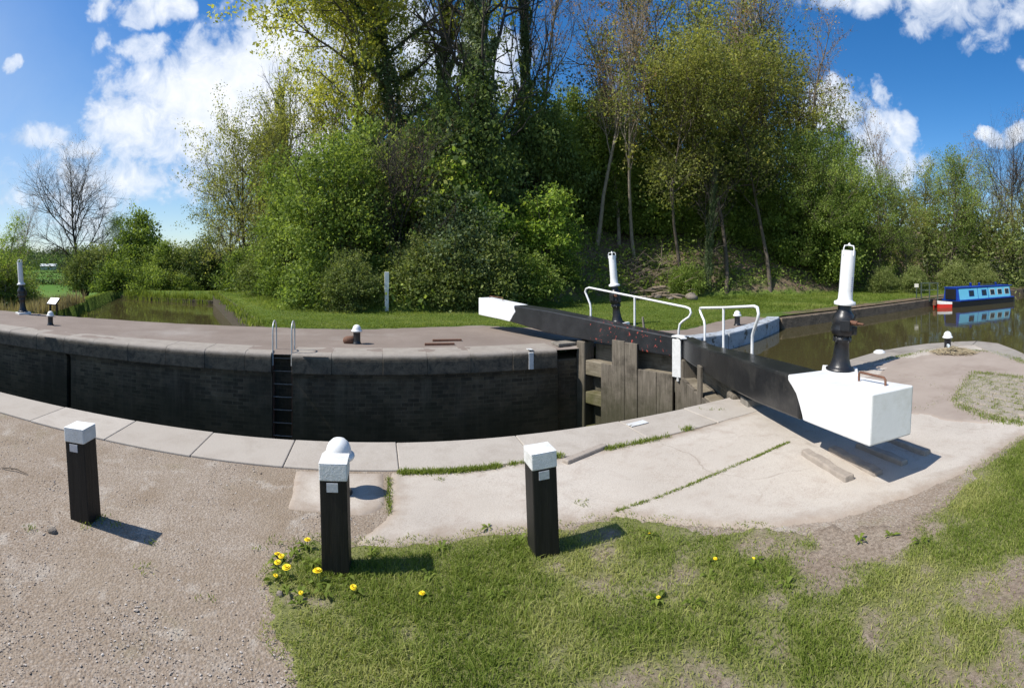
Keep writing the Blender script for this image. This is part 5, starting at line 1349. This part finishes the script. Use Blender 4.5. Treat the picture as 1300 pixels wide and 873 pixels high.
def bank_grass():
    rng = np.random.default_rng(43); N = 420000; a = rng.uniform(60, 1240, N); d = 11.5 + 26 * rng.uniform(0, 1, N) ** 1.6
    x = d * np.sin((a - AX) / FP); y = d * np.cos((a - AX) / FP)
    pv = sdist(x, y, PAVE); wd = sdist(x, y, WOOD); po = sdist(x, y, POND)
    k = (pv < .06 * (fbm(x * 3, y * 3) - .3)) & (wd < np.where(x > 5, .1, .8)) & (po < -.35) & (y > yface(x) + .75 + .5 * (x > 11) * fbm(x, y * 0 + 2)) & ~((x < -10.8) & (y < 19)); x, y, d = x[k], y[k], d[k]
    n = len(x); z = terrain(x, y) + .02; h = .03 * rng.uniform(.6, 1.5, n) * (1 + 2.6 * ss(-.9, .5, sdist(x, y, WOOD)) + 1.8 * ss(10, 16, x) * ss(0, 1, fbm(x, y) * 1.4))
    t = .28 + .8 * (fbm(x * .8 + 5, y * .8, 3) - .42) + rng.normal(0, .13, n)
    blades('bank_grass', x, y, z, h, .010 * np.ones(n), t, M['grass'], 'mown and rough grass of the far lockside bank', 44, .6)
    print('bank blades', n)


bank_grass()


def reeds():
    rng = np.random.default_rng(45); N = 9000; x = rng.uniform(-19, -10.9, N); y = rng.uniform(13.2, 20, N)
    k = (sdist(x, y, POND) < -.1) & (fbm(x * .8, y * .8, 3) > .42); x, y = x[k], y[k]; n = len(x)
    z = terrain(x, y) - .05; h = rng.uniform(.25, .75, n)
    blades('dry_reeds', x, y, z, h, .012 * np.ones(n), rng.uniform(.2, .9, n), M['reed'], 'dry tan reeds and dead grass at the low end of the lock', 46, .25)
    N = 1500; x = rng.uniform(-14, -10.4, N); y = rng.uniform(13.3, 24, N); s = sdist(x, y, POND); k = (np.abs(s) < .35) & (x < -10.3) & (y > 13.4); x, y = x[k], y[k]; n = len(x); ZB = [np.full(n, -.85)]; HB = [rng.uniform(.12, .32, n)]
    for (ax, ay), (bx, by), m_, zz, hh in (((-3.4, 13.4), (-9.9, 28.4), 2600, -.10, .16), ((-10.2, 28.9), (-17.4, 30.6), 1500, -.6, .45), ((-10.2, 28.2), (-17.2, 30.0), 500, -.8, .35)):
        tt = rng.uniform(0, 1, m_); tt = tt[fbm(tt * 40, tt * 0 + zz, 3) > .4]; xx = ax + (bx - ax) * tt + rng.normal(.05, .14, len(tt)); yy = ay + (by - ay) * tt + rng.normal(0, .12, len(tt))
        x = np.concatenate([x, xx]); y = np.concatenate([y, yy]); ZB.append(np.full(len(xx), zz)); HB.append(hh * rng.uniform(.5, 1.5, len(xx)))
    n = len(x)
    blades('rushes', x, y, np.concatenate(ZB), np.concatenate(HB), .012 * np.ones(n), rng.uniform(.2, .8, n), M['grass'], 'green rushes along the reedy margin of the pond', 47, .3)


reeds()


def weeds():
    """little tufts in the joints of the paving"""
    rng = np.random.default_rng(48); X = []; Y = []; Hh = []
    def line(pts, n, wd, h, gap=.5):
        P = [gp(*q) for q in pts]
        for a, b in zip(P, P[1:]):
            t = rng.uniform(0, 1, n); t = t[fbm(t * (b - a).length * 9 + a.x * 7, t * 0 + a.y, 3) > gap - .05]
            X.append(a.x + (b.x - a.x) * t + rng.normal(0, wd, len(t))); Y.append(a.y + (b.y - a.y) * t + rng.normal(0, wd, len(t))); Hh.append(h * rng.uniform(.4, 1.4, len(t)))
    line([(508, 602), (560, 601), (610, 597), (665, 589), (712, 580)], 900, .022, .03, .42)
    line([(494, 608), (494, 630), (494, 655)], 130, .012, .02)
    line([(768, 572), (800, 566), (845, 556), (876, 545)], 700, .025, .03, .42)
    line([(782, 651), (840, 632), (900, 607), (960, 581), (1004, 561)], 520, .010, .014, .36)
    line([(880, 520), (905, 522), (932, 522)], 60, .02, .03); line([(1040, 545), (1075, 540)], 60, .05, .02)
    line([(1120, 478), (1165, 480), (1200, 500), (1180, 520), (1150, 520)], 50, .04, .02)
    line([(1120, 458), (1150, 452), (1175, 446), (1220, 444), (1260, 448), (1290, 456), (1300, 462)], 380, .05, .03, .45)
    line([(1212, 512), (1236, 474), (1300, 480)], 700, .05, .035, .4); line([(1215, 515), (1255, 532), (1300, 540)], 700, .05, .035, .4)
    for i in range(420):
        u, v = rng.uniform(0, 1, 2); q = (P4[0].lerp(P4[3], u)).lerp(P4[1].lerp(P4[2], u), v); n = 22
        X.append(q.x + rng.normal(0, .05, n)); Y.append(q.y + rng.normal(0, .035, n)); Hh.append(.03 * rng.uniform(.4, 1.3, n))
    for c, n, sd in (((560, 611), 30, .02), ((560, 600), 60, .03), ((735, 640), 14, .02), ((741, 643), 18, .02), ((745, 697 - 60), 10, .01), ((128, 660), 40, .03), ((112, 668), 30, .03), ((150, 668), 26, .03), ((40, 672), 24, .02), ((192, 690), 16, .02), ((186, 724), 24, .03), ((330, 700), 14, .03), ((345, 690), 20, .03), ((262, 760), 14, .03)):
        q = gp(*c); X.append(q.x + rng.normal(0, sd, n)); Y.append(q.y + rng.normal(0, sd, n)); Hh.append(.018 * rng.uniform(.5, 1.3, n))
    x, y, h = np.concatenate(X), np.concatenate(Y), np.concatenate(Hh); n = len(x)
    blades('paving_weeds', x, y, np.full(n, .008), h, .0032 * np.ones(n), rng.uniform(.15, .8, n), M['grass'], 'grass and weeds growing in the joints of the paving', 49, .8)


weeds()


def pebbles():
    rng = np.random.default_rng(51); N = 60000
    x = rng.uniform(-4.2, .6, N); y = rng.uniform(.9, 4.0, N); d = np.hypot(x, y)
    k = (d > 1.8) & (sdist(x, y, VERGE) < -.02 + .12 * rng.uniform(0, 1, N)) & (sdist(x, y, apron) < .02) & (y < 3.97)
    k &= rng.uniform(0, 1, N) < (.22 + .78 * ss(3.0, 2.1, d)) * (.12 + 1.3 * ss(.45, .64, fbm(x * 2.6, y * 2.6)))
    x, y = x[k], y[k]; n = len(x); s = .0018 + .005 * rng.uniform(0, 1, n) ** 3.5 + .005 * (rng.uniform(0, 1, n) > .994)
    O = np.array([[1, 0, 0], [0, 1, 0], [-1, 0, 0], [0, -1, 0], [0, 0, 1], [0, 0, -1], [.6, .6, .55], [-.6, .6, .5], [-.6, -.6, .55], [.6, -.6, .5]], float)
    Ft = np.array([[0, 6, 9], [0, 1, 6], [1, 7, 6], [1, 2, 7], [2, 8, 7], [2, 3, 8], [3, 9, 8], [3, 0, 9], [6, 7, 4], [7, 8, 4], [8, 9, 4], [9, 6, 4]])
    a = rng.uniform(0, 6.28, n); V = O[None] * (1 + rng.uniform(-.3, .3, (n, 10, 3))); V = V * s[:, None, None] * np.stack([rng.uniform(.8, 1.4, n), rng.uniform(.7, 1.1, n), rng.uniform(.5, .8, n)], -1)[:, None]
    ca, sa = np.cos(a)[:, None], np.sin(a)[:, None]; V = np.stack([V[..., 0] * ca - V[..., 1] * sa, V[..., 0] * sa + V[..., 1] * ca, V[..., 2]], -1) + np.stack([x, y, s * .25 + .001], -1)[:, None]
    Fc = (np.arange(n)[:, None, None] * 10 + Ft[None]).reshape(-1, 3)
    o = link('gravel_stones', npmesh('gravel_stones', V.reshape(-1, 3), Fc, M['pebble'], {'tint': np.repeat(np.clip(rng.normal(.5, .26, n), 0, 1), 10)}, False)); tag(o, 'loose grey gravel stones strewn over the earth path', kind='stuff')
    print('pebbles', n)


pebbles()

# --- dandelions
def make_dandelion():
    r = tag(empty('dandelion'), 'x', 'dandelion', 'dandelions in the verge')
    mb = MB(); mb.tube([(0, 0, -.01), (.004, 0, .03), (.006, 0, .055)], .0018, 5); mb.build('stem', M['stem'], r)
    mb = MB()
    for ring, (n, rr, zz) in enumerate(((18, .0180, .0535), (14, .0140, .0575), (9, .0085, .0600))):
        for k in range(n):
            a = 2 * pi * k / n + ring * .3; w = .0034; dx, dy = cos(a), sin(a)
            mb.add([(.006 + .002 * dx - dy * w * .6, .002 * dy + dx * w * .6, .054), (.006 + .002 * dx + dy * w * .6, .002 * dy - dx * w * .6, .054), (.006 + rr * dx + dy * w, rr * dy - dx * w, zz), (.006 + rr * dx - dy * w, rr * dy + dx * w, zz)], [(0, 1, 2, 3)])
    mb.build('flower_head', M['yellow'], r); return r


dd = make_dandelion()
DL = [((389, 697), 1.1, 'dandelion by the upper edge of the weeds just left of the middle black post'), ((351, 717), 1.05, 'left one of the trio of dandelions touching heads by the gravel'), ((358, 716), 1.0, 'right one of the trio of dandelions touching heads by the gravel'),
      ((354.5, 724), 1.05, 'lowest of the trio of dandelions touching heads by the gravel'), ((347, 739), .8, 'small dandelion right at the gravel edge'), ((364, 736), 1.35, 'large dandelion beside the gravel, below the trio'),
      ((403.6, 744), 1.4, 'largest round dandelion just left of the middle post foot'), ((449, 757), 1.0, 'dandelion in the grass just right below the middle post'), ((382, 759), .7, 'tiny low dandelion below the large ones'), ((535, 764), .9, 'lone dandelion in the open grass between the middle and grass-edge posts'),
      ((825, 683), .5, 'faint dandelion beside the tip of the grass-edge post shadow'), ((908, 717), .7, 'dandelion in thin grass below the curve of the apron'), ((957.5, 715), .65, 'dandelion next to bare soil below the apron curve'), ((836, 765), .6, 'dandelion low in the patchy grass by a grey tuft')]
for i, (q, s, lb) in enumerate(DL):
    p = gp(*q); p.z = .0
    if i == 0: dd.location = p; dd.scale = (s,) * 3; dd['label'] = lb
    else: copy_thing(dd, p, (random.uniform(-.35, .1), random.uniform(-.25, .25), i * 1.3), (s, s, s), lb)


# --- broad-leaved weeds round the dandelions
def rosettes():
    rng = np.random.default_rng(55); V = []; Fc = []; T = []; o = 0
    pts = [gp(*q) for q, s, l in DL] + [gp(x, y) for x, y in ((372, 705), (395, 720), (412, 757), (440, 735), (365, 752), (470, 705), (620, 672), (660, 690), (560, 700), (900, 735), (960, 722), (1000, 745), (880, 770), (630, 760), (545, 735), (1130, 683), (1170, 692), (1090, 690), (380, 770))]
    for c in pts:
        for k in range(rng.integers(7, 13)):
            a = rng.uniform(0, 6.28); L = rng.uniform(.03, .075); w = L * .17; d = np.array([cos(a), sin(a), 0]); s = np.array([-sin(a), cos(a), 0]); b = np.array([c.x, c.y, .014]); e = np.array([0, 0, rng.uniform(.2, .6) * L])
            V += [b, b + d * L * .55 + s * w + e * .9, b + d * L + e * .5, b + d * L * .55 - s * w + e * .9]; Fc.append([o, o + 1, o + 2, o + 3]); o += 4; T += [rng.uniform(.1, .5)] * 4
    ob = link('weed_rosettes', npmesh('weed_rosettes', np.array(V), np.array(Fc), M['grass'], {'tint': np.array(T)})); tag(ob, 'flat leafy weed rosettes in the verge grass', kind='stuff')


rosettes()

# ------------------------------------------------------------------ far country
def hill():
    th = np.linspace(-1.5, 1.7, 120); V = []; Fc = []
    for i, t in enumerate(th):
        hh = 15 + 9 * fbm(np.array(t * 2.1), np.array(.3), 3)
        for d, z in ((520, -4.6), (600, -4.7 + hh * .55), (690, -4.7 + hh), (900, -4.7 + hh * .9)): V.append((d * sin(t), d * cos(t), float(z)))
    for i in range(len(th) - 1):
        for j in range(3): Fc.append((4 * i + j, 4 * i + 4 + j, 4 * i + 5 + j, 4 * i + 1 + j))
    tag(link('distant_hills', npmesh('distant_hills', np.array(V), np.array(Fc), M['meadow'], None, True)), kind='structure')
    rng = np.random.default_rng(61); n = 2600; t = rng.uniform(-1.15, -.2, n); d = rng.uniform(470, 700, n); k = fbm(t * 26, d * .02, 3) > .36; t, d = t[k], d[k]; n = len(t)
    hh = np.array([15 + 9 * float(fbm(np.array(q * 2.1), np.array(.3), 3)) for q in t]); z = -4.7 + np.interp(d, [520, 600, 690], [0, .55, 1]) * hh; m = 26
    c = np.stack([d * np.sin(t), d * np.cos(t), z + 4], -1)[:, None] + rng.normal(0, 1, (n, m, 3)) * np.array([4, 4, 3.0]); tt = rng.uniform(.1, .6, n)[:, None] + rng.normal(0, .1, (n, m))
    V, Fc, T = leaves_np(c.reshape(-1, 3), 1.6, rng, tt.ravel(), .3); o = link('distant_woods', npmesh('distant_woods', V, Fc, M['leaf_dark'], {'tint': T})); tag(o, 'dark wooded ridge far beyond the fields', kind='stuff')
    # hedgerows between the fields
    for dd_, lb in ((150, 'nearer'), (230, 'middle'), (330, 'farther')):
        n = 420; t = rng.uniform(-1.1, -.3, n); c = np.stack([dd_ * np.sin(t), dd_ * np.cos(t) + 8 * np.sin(t * 5), np.full(n, -4)], -1)[:, None] + rng.normal(0, 1, (n, 16, 3)) * np.array([1.2, 1.2, .75])
        V, Fc, T = leaves_np(c.reshape(-1, 3), .55, rng, rng.uniform(.1, .6, n * 16), .3); o = link('hedgerow', npmesh('hedgerow', V, Fc, M['leaf_dark'], {'tint': T}))
        tag(o, {'nearer': 'dark field hedge line closest beyond the lock', 'middle': 'dark hedge line across the middle of the green fields', 'farther': 'dark hedge line at the far side of the green fields'}[lb], 'hedge', 'hedgerows across the fields')
    p = pd(62, 480, -4.0); r = tag(empty('farm_building', p, (0, 0, .5)), 'low pale roofed farm sheds beyond the green fields', 'farm building')
    mb = MB(); mb.box((0, 0, 2), (15, 8, 4)); mb.build('wall', M['cream'], r)
    mb = MB(); mb.hexa([(-8, -5, 3.6), (8, -5, 3.6), (8, 5, 3.6), (-8, 5, 3.6), (-8, -.2, 6), (8, -.2, 6), (8, .2, 6), (-8, .2, 6)]); mb.build('roof', M['roof_pale'], r)


hill()
